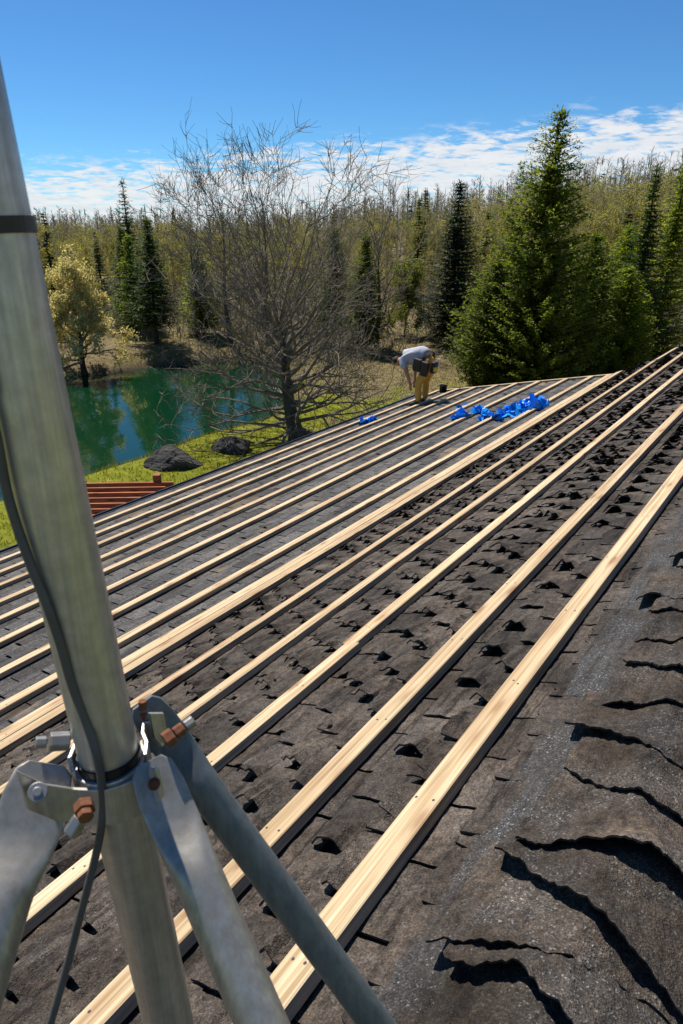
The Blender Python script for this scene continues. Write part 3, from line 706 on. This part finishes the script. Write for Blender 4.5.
mb = MB(); mb.tube([bp+Vector((.155*math.cos(a_), .155*math.sin(a_)*.35, .28+.05*math.sin(a_))) for a_ in np.linspace(0, math.pi, 12)], .004, 6); mb.build('handle', M['bolt'], buck)

# ------------------------------------------------------------------ man
def skin_obj(nodes, edges, name, m, parent, sub=2, root=0):
    me = bpy.data.meshes.new(name); org = Vector(parent['_org'])
    me.from_pydata([tuple(Vector(n[0])-org) for n in nodes], edges, [])
    o = bpy.data.objects.new(name, me); col.objects.link(o)
    o.modifiers.new('skin', 'SKIN')
    for i, n in enumerate(nodes):
        sv = me.skin_vertices[0].data[i]; r = n[1]; sv.radius = r if hasattr(r, '__len__') else (r, r); sv.use_root = (i == root)
    ss = o.modifiers.new('sub', 'SUBSURF'); ss.levels = sub; ss.render_levels = sub
    bpy.context.view_layer.update()
    dg = bpy.context.evaluated_depsgraph_get(); new = bpy.data.meshes.new_from_object(o.evaluated_get(dg))
    bpy.data.objects.remove(o); 
    new.materials.clear(); new.materials.append(m); new.polygons.foreach_set('use_smooth', [True]*len(new.polygons))
    ob = bpy.data.objects.new(name, new); col.objects.link(ob); ob.parent = parent; ob['_org'] = tuple(org)
    return ob
fs_, fq_ = pq(420, 401.5); mo = Lw(fs_, fq_, 0.0)
man = thing('person', 'man in grey t-shirt, ochre trousers and tool belt bending over on the roof', 'person', mo)
Fd = Vector((-.77, .64, 0)).normalized(); Rt = Vector((Fd.y, -Fd.x, 0))      # facing left in the picture; his right hand is away from us
def m_(f, r, z): return mo + Fd*f + Rt*r + Z*z
gz = lambda f, r: (Lw(fs_, fq_, 0).z - .21*((Fd*f+Rt*r).dot(N))) - mo.z      # roof height under a foot
Lf, Rf = (-.04, -.21), (.07, .20)
nodes, edges = [], []
def an(p, r, par=None):
    nodes.append((p, r)); i = len(nodes)-1
    if par is not None: edges.append((par, i))
    return i
pel = an(m_(-.22, 0, .93), (.14, .15)); sp = an(m_(-.05, 0, 1.03), (.125, .13), pel); ch = an(m_(.20, 0, 1.02), (.15, .14), sp); nk0 = an(m_(.38, 0, .94), (.10, .09), ch)
nk = an(m_(.45, 0, .88), .055, nk0); hd = an(m_(.54, 0, .86), (.085, .09), nk); hd2 = an(m_(.62, 0, .80), (.085, .095), hd); ch_ = an(m_(.62, 0, .73), (.06, .06), hd2)
for sgn, (ff, fr) in ((-1, Lf), (1, Rf)):
    hip = an(m_(-.20, sgn*.10, .86), .095, pel); kn = an(m_(ff*.5-.02, fr*.95, .48), .062, hip); ak = an(m_(ff-.05, fr, gz(ff, fr)+.10), .042, kn); ft = an(m_(ff+.14, fr*1.05, gz(ff+.14, fr)+.045), (.04, .03), ak)
    sh = an(m_(.34, sgn*.19, .93), .065, nk0); el = an(m_(.27+.05*sgn, sgn*.23, .66), .045, sh); wr = an(m_(.22+.06*sgn, sgn*.17, .43), .030, el); pm_ = an(m_(.22+.06*sgn, sgn*.16, .36), (.036, .02), wr)
    for k, (df, L_) in enumerate(((-.03, .06), (-.010, .075), (.010, .08), (.03, .07))):
        f1 = an(m_(.22+.06*sgn+df, sgn*.155, .36-L_*.6), .010, pm_); an(m_(.22+.06*sgn+df, sgn*.135, .36-L_), .008, f1)
    t1 = an(m_(.22+.06*sgn+.045, sgn*.13, .37), .011, wr); an(m_(.22+.06*sgn+.05, sgn*.115, .33), .009, t1)
skin_obj(nodes, edges, 'body', M['skin'], man)
nodes, edges = [], []
a0 = an(m_(-.14, 0, .985), (.155, .185)); a1 = an(m_(-.02, 0, 1.04), (.155, .18), a0); a2 = an(m_(.20, 0, 1.025), (.175, .19), a1); a3 = an(m_(.36, 0, .945), (.14, .16), a2); an(m_(.43, 0, .915), (.08, .085), a3)
for sgn in (-1, 1):
    s1 = an(m_(.35, sgn*.20, .91), .09, a3); an(m_(.31+.03*sgn, sgn*.235, .74), .08, s1)
skin_obj(nodes, edges, 'shirt', M['cloth_grey'], man, root=2)
nodes, edges = [], []
a0 = an(m_(-.21, 0, .93), (.165, .175)); a1 = an(m_(-.10, 0, .985), (.15, .175), a0)
for sgn, (ff, fr) in ((-1, Lf), (1, Rf)):
    h1 = an(m_(-.20, sgn*.105, .80), .105, a0); k1 = an(m_(ff*.5-.03, fr*.95, .48), .078, h1); an(m_(ff-.05, fr, gz(ff, fr)+.07), .068, k1)
skin_obj(nodes, edges, 'trousers', M['cloth_tan'], man)
for (ff, fr) in (Lf, Rf):
    nodes, edges = [], []
    b0 = an(m_(ff-.09, fr, gz(ff-.09, fr)+.055), .05); b1 = an(m_(ff+.03, fr, gz(ff, fr)+.055), .055, b0); b2 = an(m_(ff+.17, fr*1.05, gz(ff+.17, fr)+.04), (.05, .036), b1); an(m_(ff-.06, fr, gz(ff, fr)+.14), .05, b0)
    skin_obj(nodes, edges, 'boot', M['boot'], man)
nodes, edges = [], []
h0 = an(m_(.56, 0, .89), (.10, .105)); h1 = an(m_(.66, 0, .84), (.10, .105), h0); an(m_(.69, 0, .78), (.075, .085), h1)
skin_obj(nodes, edges, 'hair', M['hair'], man)
bdir = (m_(-.10, 0, 1.0)-m_(-.22, 0, .93)).normalized()
o = ring(m_(-.135, 0, .965), bdir, .170, .03, .012, 28).build('tool_belt', M['leather'], man)
for (f, r, z_, sx1, sy1, sz1, mm_) in ((-.04, -.225, .86, .10, .05, .13, 'leather'), (-.22, -.235, .80, .08, .05, .15, 'leather'), (-.36, -.10, .83, .05, .08, .12, 'leather'), (-.04, .225, .86, .10, .05, .13, 'leather')):
    mb = MB(); mb.box(m_(f, r, z_), (Fd+Z*.15).normalized(), Rt, (Z-Fd*.15).normalized(), sx1, sy1, sz1); mb.build('pouch', M[mm_], o, bevel=.025)
mb = MB(); mb.box(m_(-.42, -.14, .80), Fd, Rt, Z, .03, .045, .05); mb.build('tape_measure', M['yellow'], o, bevel=.012)
mb = MB(); mb.tube([m_(-.40, -.03, .82), m_(-.41, -.03, 1.0)], [.018, .022], 8); mb.build('hammer_handle', M['white'], o)

# ------------------------------------------------------------------ pergola and rocks
pz = 2.27; pg0 = Vector((-3.6, 10.6, 0))
perg = thing('pergola', 'red brown wooden pergola standing on the lawn just beyond the gutter', 'pergola', (pg0.x, pg0.y, 0))
for k, yy in enumerate((9.4, 9.64, 9.88, 10.12, 10.36, 10.6, 10.84, 11.08)):
    xr = -2.95 + .0*k; mb = MB(); mb.box(((-4.6+xr)/2+.05*math.sin(k*3), yy, pz+.06), Vector((1, .045, 0)).normalized(), Vector((-.045, 1, 0)).normalized(), Z, (xr+4.6)/2, .02, .045); mb.build('rafter', M['redwood'], perg, bevel=.004)
for xx in (-4.5, -4.05, -3.6, -3.15):
    mb = MB(); mb.box((xx, 10.2, pz-.085), Vector((.35, .94, 0)).normalized(), Vector((.94, -.35, 0)).normalized(), Z, 1.0, .03, .07); mb.build('beam', M['redwood'], perg, bevel=.004)
for (xx, yy, tz) in ((-3.2, 11.13, .22), (-4.5, 11.1, .1), (-4.5, 9.4, 0), (-3.3, 9.35, 0)):
    g = hz(xx, yy); mb = MB(); mb.box((xx, yy+.05, (g+pz+tz)/2), X, Y, Z, .06, .06, (pz+tz-g)/2); mb.build('post', M['redwood'], perg, bevel=.006)
def rock(x, y, sx1, sy1, sz1, seed, label):
    import bmesh
    bm = bmesh.new(); bmesh.ops.create_icosphere(bm, subdivisions=5, radius=1)
    rr_ = random.Random(seed); planes = [(Vector((rr_.uniform(-1, 1), rr_.uniform(-1, 1), rr_.uniform(-.3, 1))).normalized(), rr_.uniform(.55, .9)) for _ in range(16)]
    for v in bm.verts:
        n0 = v.co.copy(); c = v.co
        for pn, pd in planes:
            dd = c.dot(pn)-pd
            if dd > 0: c = c - pn*dd*.92
        c = c*(1 + .07*sn(n0.x*4, n0.y*4+n0.z*3, seed) + .03*sn(n0.x*11, n0.y*9+n0.z*13, seed+1))
        v.co = Vector((c.x*sx1, c.y*sy1, max(c.z, -.4)*sz1))
    me = bpy.data.meshes.new('boulder'); bm.to_mesh(me); bm.free(); me.materials.append(M['rock'])
    o = bpy.data.objects.new('boulder', me); col.objects.link(o); o.location = (x, y, hz(x, y)+sz1*.12); o.rotation_euler = (0, 0, rr_.uniform(-.3, .3))
    tag(o, label, 'boulder', 'boulders on the pond bank')
rock(-4.95, 19.2, .95, .62, .52, 3, 'larger dark boulder on the lawn beside the pond, nearer the pergola')
rock(-3.4, 20.7, .80, .5, .48, 8, 'smaller dark boulder on the lawn, between the pond and the bare tree trunk')

# ------------------------------------------------------------------ trees
def rot_about(d, ang, rr_):
    ax = d.orthogonal().normalized(); ax = Matrix.Rotation(rr_.uniform(0, 2*math.pi), 3, d) @ ax
    return (Matrix.Rotation(ang, 3, ax) @ d).normalized()
def grow(out, p, d, L, r, lev, maxlev, rr_, nch=(4, 6), spread=(28, 58), up=.10, wob=.16, tips=None, minr=.006, ratio=(.45, .7)):
    seg = 5 if lev < 2 else (4 if lev < maxlev else 3); pts = [p.copy()]; rad = [r]; dirs = [d.copy()]
    c = p.copy()
    for i in range(seg):
        d = (d + Vector((rr_.gauss(0, wob), rr_.gauss(0, wob), rr_.gauss(0, wob)+up))).normalized()
        c = c + d*(L/seg); pts.append(c.copy()); rad.append(max(minr*.6, r*(1-.72*(i+1)/seg))); dirs.append(d.copy())
    out.append((pts, rad, lev))
    if lev >= maxlev:
        if tips is not None: tips.extend(pts[1:])
        return
    for k in range(rr_.randint(*nch)):
        t = rr_.uniform(.22, 1.0)**.8; f = t*seg; i = min(int(f), seg-1); q = pts[i].lerp(pts[i+1], f-i)
        cd_ = rot_about(dirs[i+1], R(rr_.uniform(*spread)), rr_)
        grow(out, q, cd_, L*rr_.uniform(*ratio)*(1.1-.35*t), max(minr, (rad[i]*.62)), lev+1, maxlev, rr_, nch, spread, up, wob, tips, minr, ratio)
def limbs_mesh(out, sides=(8, 6, 4, 3, 3)):
    mb = MB()
    for pts, rad, lev in out: mb.tube(pts, rad, sides[min(lev, len(sides)-1)], cap=False)
    return mb
def bare_tree(name, base, label, seed, Ht, trunk_r, lean=(0, 0), nl=24, z0=.12, maxlev=3, low_len=.45, nch=(4, 6), mats=('bark', 'twig'), minr=.006, bud=None, budn=0, bsize=(.05, .09), group=None, fork=.62, cat='tree', spreadk=1.0, top=5, wob=.2, limb_r=9, tspread=.38, el0=-2):
    rr_ = random.Random(seed); t = thing(name, label, cat, base, group); base = Vector(base)
    n = 12; tp = []; trd = []
    Htr = Ht*fork; ang = rr_.uniform(0, 6)
    for i in range(n+1):
        f = i/n; tp.append(base + Vector((lean[0]*f + .05*math.sin(f*7+seed)*Ht*.12, lean[1]*f + .05*math.cos(f*5+seed)*Ht*.1, Htr*f - .05)))
        trd.append(trunk_r*((1-f)**.9*.75+.16) + (trunk_r*.35*max(0, 1-f*14)))
    mb = MB(); mb.tube(tp, trd, 14, cap=False); mb.build('trunk', M[mats[0]], t, smooth=True)
    out = []; tips = []
    for k in range(nl):
        f = z0 + (1-z0)*(k/(nl-1))**1.05 if nl > 1 else 1
        f = min(f, .999); i = int(f*n); pnt = tp[i].lerp(tp[i+1], f*n-i); ang += 2.4 + rr_.uniform(-.5, .5)
        el = R(el0 + (60-el0)*f + rr_.uniform(-12, 14)); d = Vector((math.cos(ang)*math.cos(el), math.sin(ang)*math.cos(el), math.sin(el)))
        L = Ht*(low_len*(1-f*.35))*rr_.uniform(.75, 1.1)*spreadk
        grow(out, pnt, d, L, max(.012, min(limb_r*rr_.uniform(.6, 1.1), trd[i]*rr_.uniform(.36, .55))), 1, maxlev, rr_, nch, tips=tips, minr=minr, up=.02+.07*f, wob=wob)
    for k in range(top):
        a_ = ang + k*2*math.pi/max(1, top); tq = tspread*rr_.uniform(.5, 1.15); d = Vector((math.cos(a_)*tq, math.sin(a_)*tq, 1)).normalized()
        grow(out, tp[-1] - Z*rr_.uniform(0, .25)*Htr*.5, d, Ht*(1-fork)*rr_.uniform(.85, 1.12)*1.02, trd[-1]*.8, 1, maxlev, rr_, nch, tips=tips, minr=minr, up=.08, wob=wob*.8)
    cr = limbs_mesh(out).build('crown', M[mats[1]], t)
    if bud:
        mb = MB()
        for k in range(budn):
            p = rr_.choice(tips) + Vector((rr_.gauss(0, .08), rr_.gauss(0, .08), rr_.gauss(0, .08)))
            d = Vector((rr_.uniform(-1, 1), rr_.uniform(-1, 1), rr_.uniform(-1.2, .6))).normalized(); wv = d.orthogonal().normalized(); L = rr_.uniform(*bsize)
            mb.leaf(p, d*L, wv, L*.36)
        mb.build('buds', M[bud], cr)
    return t
def conifer(name, base, label, seed, Ht, Rm, m='spruce', dens=1.0, bare=.08, power=.85, droop=-.12, tip=.10, spray=(.22, .42), wide=.30, group=None, rag=.25, trunk_r=None, gap=0.0, sparse_top=0.0, bark='bark_dark', upsw=0.0, clump=0):
    rr_ = random.Random(seed); t = thing(name, label, 'tree', base, group); base = Vector(base); tr = trunk_r or Ht*.016
    ln = Vector((rr_.uniform(-.02, .02), rr_.uniform(-.02, .02), 1))
    mb = MB(); mb.tube([base + ln*(Ht*f) - Z*.05*(f == 0) for f in np.linspace(0, .985, 9)], [tr*(1-f*.93)+tr*.4*max(0, 1-f*12) for f in np.linspace(0, .985, 9)], 10, cap=False)
    bm_ = MB(); z_ = Ht*bare; a0 = rr_.uniform(0, 6)
    lob = [rr_.uniform(1-rag, 1+rag*.6) for _ in range(7)]
    while z_ < Ht*.985:
        f = z_/Ht; rad = Rm*((1-f)**power)*(1 if f > bare+.12 else .72+.28*(f-bare)/.12) + .05
        nb = max(3, int((5+4*(1-f))*dens))
        for k in range(nb):
            a = a0 + k*2*math.pi/nb + rr_.uniform(-.3, .3)
            if rr_.random() < gap: continue
            L = rad*rr_.uniform(.72, 1.12)*lob[int((a % 6.283)/6.283*7) % 7]
            d = Vector((math.cos(a), math.sin(a), 0)); sd_ = Vector((-math.sin(a), math.cos(a), 0))
            p0 = base + ln*z_; steps = max(2, int(L/.17)); prev = p0
            bl_ = []
            for s in range(steps+1):
                x = s/steps; pp = p0 + d*(L*x) + Z*(L*(droop*x + upsw*x + (tip-droop*.5)*x*x*1.2)) + sd_*rr_.uniform(-.03, .03)
                bl_.append(pp)
            mb.tube([bl_[0], bl_[steps//2], bl_[-1]], [tr*.22*(1-f)+.010, tr*.12*(1-f)+.007, .004], 3, cap=False)
            for s in range(0 if f > .5 else 1, steps+1):
                x = s/steps; pp = bl_[s]
                if rr_.random() < sparse_top*f*(1-x*.6): continue
                ls = rr_.uniform(*spray)*(.6+.55*(1-x))*(1 if f < .8 else .75)
                for q in (-1, 1):
                    if rr_.random() < .08: continue
                    dd = (d*rr_.uniform(.35, .9) + sd_*q*rr_.uniform(.5, 1.0) + Z*rr_.uniform(-.45, .15)+Z*upsw*.5).normalized()
                    bm_.leaf(pp, dd*ls, (dd.cross(Z)+Z*rr_.uniform(-.6, .6)).normalized(), ls*wide*.5)
                for q in range(clump):
                    pc = pp + Vector((rr_.gauss(0, .09), rr_.gauss(0, .09), rr_.gauss(0, .07))); dd = (d*rr_.uniform(0, .8) + sd_*rr_.uniform(-.8, .8) + Z*rr_.uniform(-.2, .9)).normalized(); l2 = ls*rr_.uniform(.35, .7)
                    bm_.leaf(pc, dd*l2, rot_about(dd, math.pi/2, rr_), l2*wide*.55)
                if rr_.random() < .65:
                    dd = (d*.8 + Z*rr_.uniform(-.6, .35) + sd_*rr_.uniform(-.4, .4)).normalized()
                    bm_.leaf(pp, dd*ls*1.1, (sd_+Z*rr_.uniform(-.8, .8)).normalized(), ls*wide*.5)
        z_ += Ht*rr_.uniform(.020, .032)/max(.6, dens**.5) * (1.15 if f < .6 else .9)
        a0 += 1.1
    for k in range(6):
        bm_.leaf(base + ln*Ht*(.93+.01*k), Vector((rr_.uniform(-.3, .3), rr_.uniform(-.3, .3), .9)).normalized()*Ht*.035, X if k % 2 else Y, .03)
    mb.build('trunk', M[bark], t, smooth=True); bm_.build('crown', M[m], t)
    return t
def G(x, y): return (x, y, hz(x, y))

# the big bare tree in front of the pond
bare_tree('bare_tree', G(-1.47, 21.75), 'large leafless grey tree with spreading twigs standing between roof and pond', 21, 7.9, .30, nl=62, z0=.10, maxlev=4, low_len=.52, nch=(3, 5), minr=.0085, fork=.47, top=12, wob=.18, limb_r=.075, tspread=.78, lean=(-.5, 0), el0=-16)
# leafless trees behind it
bare_tree('bare_tree', G(-6.5, 40.2), 'tall leafless tree on the far bank, left of the big bare tree', 33, 10.2, .17, nl=22, z0=.3, maxlev=3, low_len=.30, fork=.62, minr=.012, top=5)
bare_tree('bare_tree', G(-4.2, 40.0), 'leafless tree on the far bank seen through the big bare tree', 34, 9.8, .18, nl=24, z0=.25, maxlev=3, low_len=.28, fork=.65, minr=.012, top=5)
bare_tree('bare_tree', G(2.0, 38.5), 'leafless tree behind the right side of the big bare tree', 36, 8.2, .16, nl=24, z0=.2, maxlev=3, low_len=.32, fork=.6, minr=.011, top=5)
bare_tree('bare_tree', G(-8.6, 42), 'slim leafless tree between the tall spruce and the bare trees', 37, 8.4, .13, nl=18, z0=.3, maxlev=3, low_len=.26, fork=.65, minr=.011, top=4)
# willow in bud, budding sapling
bare_tree('willow_tree', G(-13.1, 34.9), 'rounded yellowish willow in bud on the far bank by the mast', 41, 5.0, .17, nl=26, z0=.2, maxlev=3, low_len=.40, fork=.6, mats=('bark_dark', 'twig'), minr=.010, bud='willow', budn=17000, bsize=(.07, .15), top=6)
bare_tree('budding_tree', G(3.75, 41.5), 'small yellow green budding tree on the grass behind the bent man', 42, 4.1, .06, nl=18, z0=.22, maxlev=3, low_len=.36, fork=.6, mats=('bark_dark', 'twig'), minr=.008, bud='fresh', budn=9000, bsize=(.07, .14), top=5)
# conifers of the far bank
conifer('spruce_tree', G(-13.1, 45.5), 'tallest narrow spruce on the far bank with an open spiky top', 51, 8.7, 1.75, 'spruce', power=.9, sparse_top=.45, gap=.12, clump=3)
conifer('spruce_tree', G(-10.5, 39.6), 'dark green spruce with bare lower trunk on the far bank', 52, 6.6, 2.3, 'spruce', bare=.16, power=.85, dens=1.1, clump=3)
conifer('spruce_tree', G(-12.4, 42.5), 'shorter bright spruce between the willow and the dark spruce', 53, 5.7, 1.6, 'cedar_light', power=.8, clump=3)
conifer('spruce_tree', G(-13.4, 44.5), 'small dark spruce just right of the willow crown', 54, 6.0, 1.5, 'spruce', power=.8, clump=3)
conifer('spruce_tree', G(-8.4, 42.5), 'bushy green conifer close right of the dark spruce', 55, 5.2, 1.9, 'cedar_light', power=.75, clump=3)
conifer('cedar_tree', G(1.15, 37.5), 'tall green conifer behind the right half of the big bare tree', 56, 5.9, 1.9, 'cedar', power=.75, dens=1.2, clump=4)
conifer('cedar_tree', G(-.3, 39.5), 'dark conifer hidden behind the middle of the big bare tree', 57, 6.0, 2.0, 'spruce', power=.75, clump=4)
conifer('spruce_tree', G(6.0, 38.5), 'very dark narrow spruce standing left of the giant cedar', 58, 8.2, 2.35, 'dark_spruce', power=.8, dens=1.45, bare=.06, rag=.12, clump=3)
# the giant cedar and its neighbours
conifer('cedar_tree', G(8.0, 28.6), 'giant bushy green conifer behind the roof, tallest tree in view', 61, 10.5, 4.1, 'cedar', power=.72, dens=1.8, spray=(.18, .36), wide=.5, sparse_top=.45, rag=.45, bare=.03, upsw=.22, gap=.12, trunk_r=.17, clump=6)
conifer('cedar_tree', G(6.2, 29.2), 'lower bushy cedar at the left foot of the giant conifer', 62, 5.2, 2.1, 'cedar', power=.6, dens=1.5, spray=(.16, .32), wide=.5, rag=.35, bare=.02, upsw=.3, clump=4)
conifer('cedar_tree', G(7.6, 31.5), 'cedar rising close behind the left side of the giant conifer', 63, 7.0, 2.2, 'cedar', power=.7, dens=1.3, spray=(.18, .34), wide=.5, rag=.35, bare=.03, upsw=.3, clump=4)
conifer('cedar_tree', G(10.6, 30.5), 'cedar joined to the right side of the giant conifer', 64, 6.3, 2.1, 'cedar', power=.65, dens=1.4, spray=(.18, .34), wide=.5, rag=.35, bare=.03, upsw=.3, clump=4)
conifer('cedar_tree', G(14.3, 36.5), 'yellow green cedar between the giant conifer and the right edge', 65, 6.4, 2.3, 'cedar_light', power=.65, dens=1.3, spray=(.2, .36), wide=.5, bare=.03, upsw=.3, clump=4)
conifer('spruce_tree', G(14.3, 34.2), 'tall thin dark spruce near the right edge', 66, 9.0, 1.9, 'spruce', power=.9, dens=1.1, bare=.05, clump=3)
conifer('spruce_tree', G(15.9, 35.2), 'tall spruce at the very right edge', 68, 9.2, 2.0, 'cedar_light', power=.85, dens=1.2, bare=.05, upsw=.1, clump=3)
conifer('cedar_tree', G(12.6, 31.5), 'low cedar in front of the thin dark spruce', 67, 4.8, 2.2, 'cedar_light', power=.6, dens=1.4, spray=(.18, .34), wide=.5, bare=.02, upsw=.3, clump=4)

# woodland behind: individually placed trees
protos = []
for k, (hgt, bud) in enumerate(((10.5, 0), (11.5, 1), (9.5, 1), (12.0, 1))):
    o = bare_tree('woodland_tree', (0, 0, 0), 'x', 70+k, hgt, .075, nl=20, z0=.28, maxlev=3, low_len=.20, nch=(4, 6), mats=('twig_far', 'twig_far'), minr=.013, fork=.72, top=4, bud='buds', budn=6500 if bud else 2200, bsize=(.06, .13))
    protos.append((o, 'grey nearly leafless tree in the woods beyond the pond' if not bud else 'tree with olive buds in the woods beyond the pond', 'leafless trees of the woods' if not bud else 'budding trees of the woods'))
for k, (hgt, rm, mm_) in enumerate(((9.5, 1.6, 'pine_far'), (8.0, 1.5, 'cedar'))):
    o = conifer('woodland_spruce', (0, 0, 0), 'x', 80+k, hgt, rm, mm_, dens=.8, spray=(.3, .5), wide=.42, clump=1)
    protos.append((o, 'dark conifer among leafless trees of the woods' if k == 0 else 'yellowish green conifer among leafless trees of the woods', 'dark conifers of the woods' if k == 0 else 'bright conifers of the woods'))
PH = (10.5, 11.5, 9.5, 12.0, 9.5, 8.0)
def top_h(x, y):          # the wood's skyline climbs to the right
    a = x/y; t = min(1, max(0, (a+.2)/.7)); t = t*t*(3-2*t)
    return 6.4 + math.hypot(x, y)*(.022 + .062*t)
used = set(); placed = []; rr_ = random.Random(99); tries = 0; cnt = [0]*6
while len(placed) < 290 and tries < 9000:
    tries += 1
    y = 43 + 45*rr_.random()**1.25; x = rr_.uniform(-.60, .60)*y*.98
    if pond_sd([(x, y)])[0] < 3: continue
    if -17 < x < -6 and y < 53: continue
    if 1.6 < x < 6.4 and y < 56: continue
    if any((x-a_)**2+(y-b_)**2 < (1.5 if y < 60 else 2.6) for a_, b_ in placed): continue
    placed.append((x, y))
    k = rr_.choices(range(6), weights=(26, 28, 26, 22, 4, 5))[0]
    pr, lab, grp = protos[k]; g = G(x, y); cnt[k] += 1; s = min(1.15, max(.4, (top_h(x, y)*rr_.uniform(.80, 1.02) - g[2])/(1.18*PH[k] if k < 4 else PH[k])))
    if k not in used:
        used.add(k); pr.location = g; pr.scale = (s, s, s); tag(pr, lab, 'tree', grp)
    else: dup(pr, g, rr_.uniform(0, 6.28), s, lab, grp)
# the far wood: one mass on the rising ground
def far_wood():
    rr_ = random.Random(5); tw = MB(); cn = MB(); n = 0
    while n < 1500:
        y = 86 + 150*rr_.random()**1.3; x = rr_.uniform(-.66, .66)*y; g = hz(x, y); n += 1; base = Vector((x, y, g))
        if rr_.random() < (.09 if x < 0 else .16):
            h_ = max(3, (top_h(x, y)-g)*rr_.uniform(.6, 1.12)); r_ = h_*rr_.uniform(.14, .22)
            for k in range(46):
                f = rr_.uniform(.1, 1); a = rr_.uniform(0, 6.28); d = Vector((math.cos(a), math.sin(a), rr_.uniform(-.35, .15))); L = r_*(1-f)*1.1+.3
                cn.leaf(base+Z*h_*f, d*L, Vector((-d.y, d.x, rr_.uniform(-.4, .4))), L*.33)
            cn.leaf(base+Z*h_*.85, Z*h_*.17, X, .09)
        else:
            h_ = max(3, (top_h(x, y)-g)*rr_.choice((rr_.uniform(.6, .95), rr_.uniform(.8, 1.1))))
            tw.tube([base, base+Z*h_*.55+X*rr_.uniform(-.3, .3), base+Z*h_], [.11, .07, .02], 3, cap=False)
            for k in range(26):
                f = rr_.uniform(.3, .98); a = rr_.uniform(0, 6.28); L = h_*.19*(1.25-f); d = Vector((math.cos(a), math.sin(a), rr_.uniform(.3, 1.4))).normalized(); p = base+Z*h_*f
                tw.tube([p, p+d*L], [.035, .014], 3, cap=False)
                for q in range(3):
                    p2 = p+d*L*rr_.uniform(.3, .95); d2 = (d+Vector((rr_.uniform(-1, 1), rr_.uniform(-1, 1), rr_.uniform(-.2, 1)))*.7).normalized(); tw.tube([p2, p2+d2*L*.55], [.022, .010], 3, cap=False)
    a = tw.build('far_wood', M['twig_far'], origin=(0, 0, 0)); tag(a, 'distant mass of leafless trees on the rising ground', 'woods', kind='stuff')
    b_ = cn.build('far_conifers', M['pine_far'], origin=(0, 0, 0)); tag(b_, 'distant mass of conifers on the rising ground', 'woods', kind='stuff')
far_wood()
# brush on the woodland floor and along the far bank
mb = MB(); rr_ = random.Random(6); n = 0
while n < 4200:
    y = rr_.uniform(35, 74); x = rr_.uniform(-.58, .58)*y
    s = pond_sd([(x, y)])[0]
    if s < .3 or (-14.5 < x < -6.5 and y < 41.5 and rr_.random() < .93) or (1.4 < x < 6.5 and y < 56 and rr_.random() < .72): continue
    n += 1; g = Vector(G(x, y)); h_ = rr_.uniform(.5, 2.3)
    for k in range(4):
        d = Vector((rr_.uniform(-.6, .6), rr_.uniform(-.6, .6), 1)).normalized(); p2 = g+d*h_*.6; d2 = (d+Vector((rr_.uniform(-.8, .8), rr_.uniform(-.8, .8), 0))).normalized()
        mb.tube([g, p2, p2+d2*h_*.5], [.016, .012, .007], 3, cap=False)
        d3 = (d+Vector((rr_.uniform(-1, 1), rr_.uniform(-1, 1), 0))).normalized(); mb.tube([p2, p2+d3*h_*.4], [.010, .006], 3, cap=False)
tag(mb.build('undergrowth', M['twig_far'], origin=(0, 0, 0)), 'tangle of bare brush on the woodland floor', 'undergrowth', kind='stuff')
# grass blades on the lawn and the far bank
m = leaf_mat('grass_blades', (.11, .125, .010), (.26, .245, .03), .35, (1.3, 1.3, .7))
mb = MB(); rr_ = random.Random(8); pts = []
cand = [(rr_.uniform(-12, 9), 12+32*rr_.random()) for _ in range(34000)]
sd_ = pond_sd(cand); hs = height(cand)
for (x, y), s, h_ in zip(cand, sd_, hs):
    if s < .25 or (x*N.x+y*N.y) < 7.2 and (x*B.x+y*B.y) < 14.5: continue
    L = rr_.uniform(.05, .13)*(1.6 if s < 1.2 else 1); p = Vector((x, y, h_-.01))
    for k in range(2): mb.leaf(p, Vector((rr_.gauss(0, .4), rr_.gauss(0, .4), 1)).normalized()*L, Vector((rr_.uniform(-1, 1), rr_.uniform(-1, 1), 0)).normalized(), .012)
tag(mb.build('grass', m, origin=(0, 0, 0)), 'short spring grass on the lawn around the pond', 'grass', kind='stuff')

for o in list(bpy.data.objects):
    if '_org' in o: del o['_org']
# ------------------------------------------------------------------ output
sc.view_settings.view_transform = 'Standard'; sc.view_settings.look = 'None'; sc.view_settings.exposure = .44; sc.view_settings.gamma = 1
sc.view_settings.use_curve_mapping = False
sc.cycles.max_bounces = 6; sc.cycles.diffuse_bounces = 3; sc.cycles.transmission_bounces = 3; sc.cycles.caustics_reflective = False; sc.cycles.caustics_refractive = False
sc.cycles.use_denoising = True
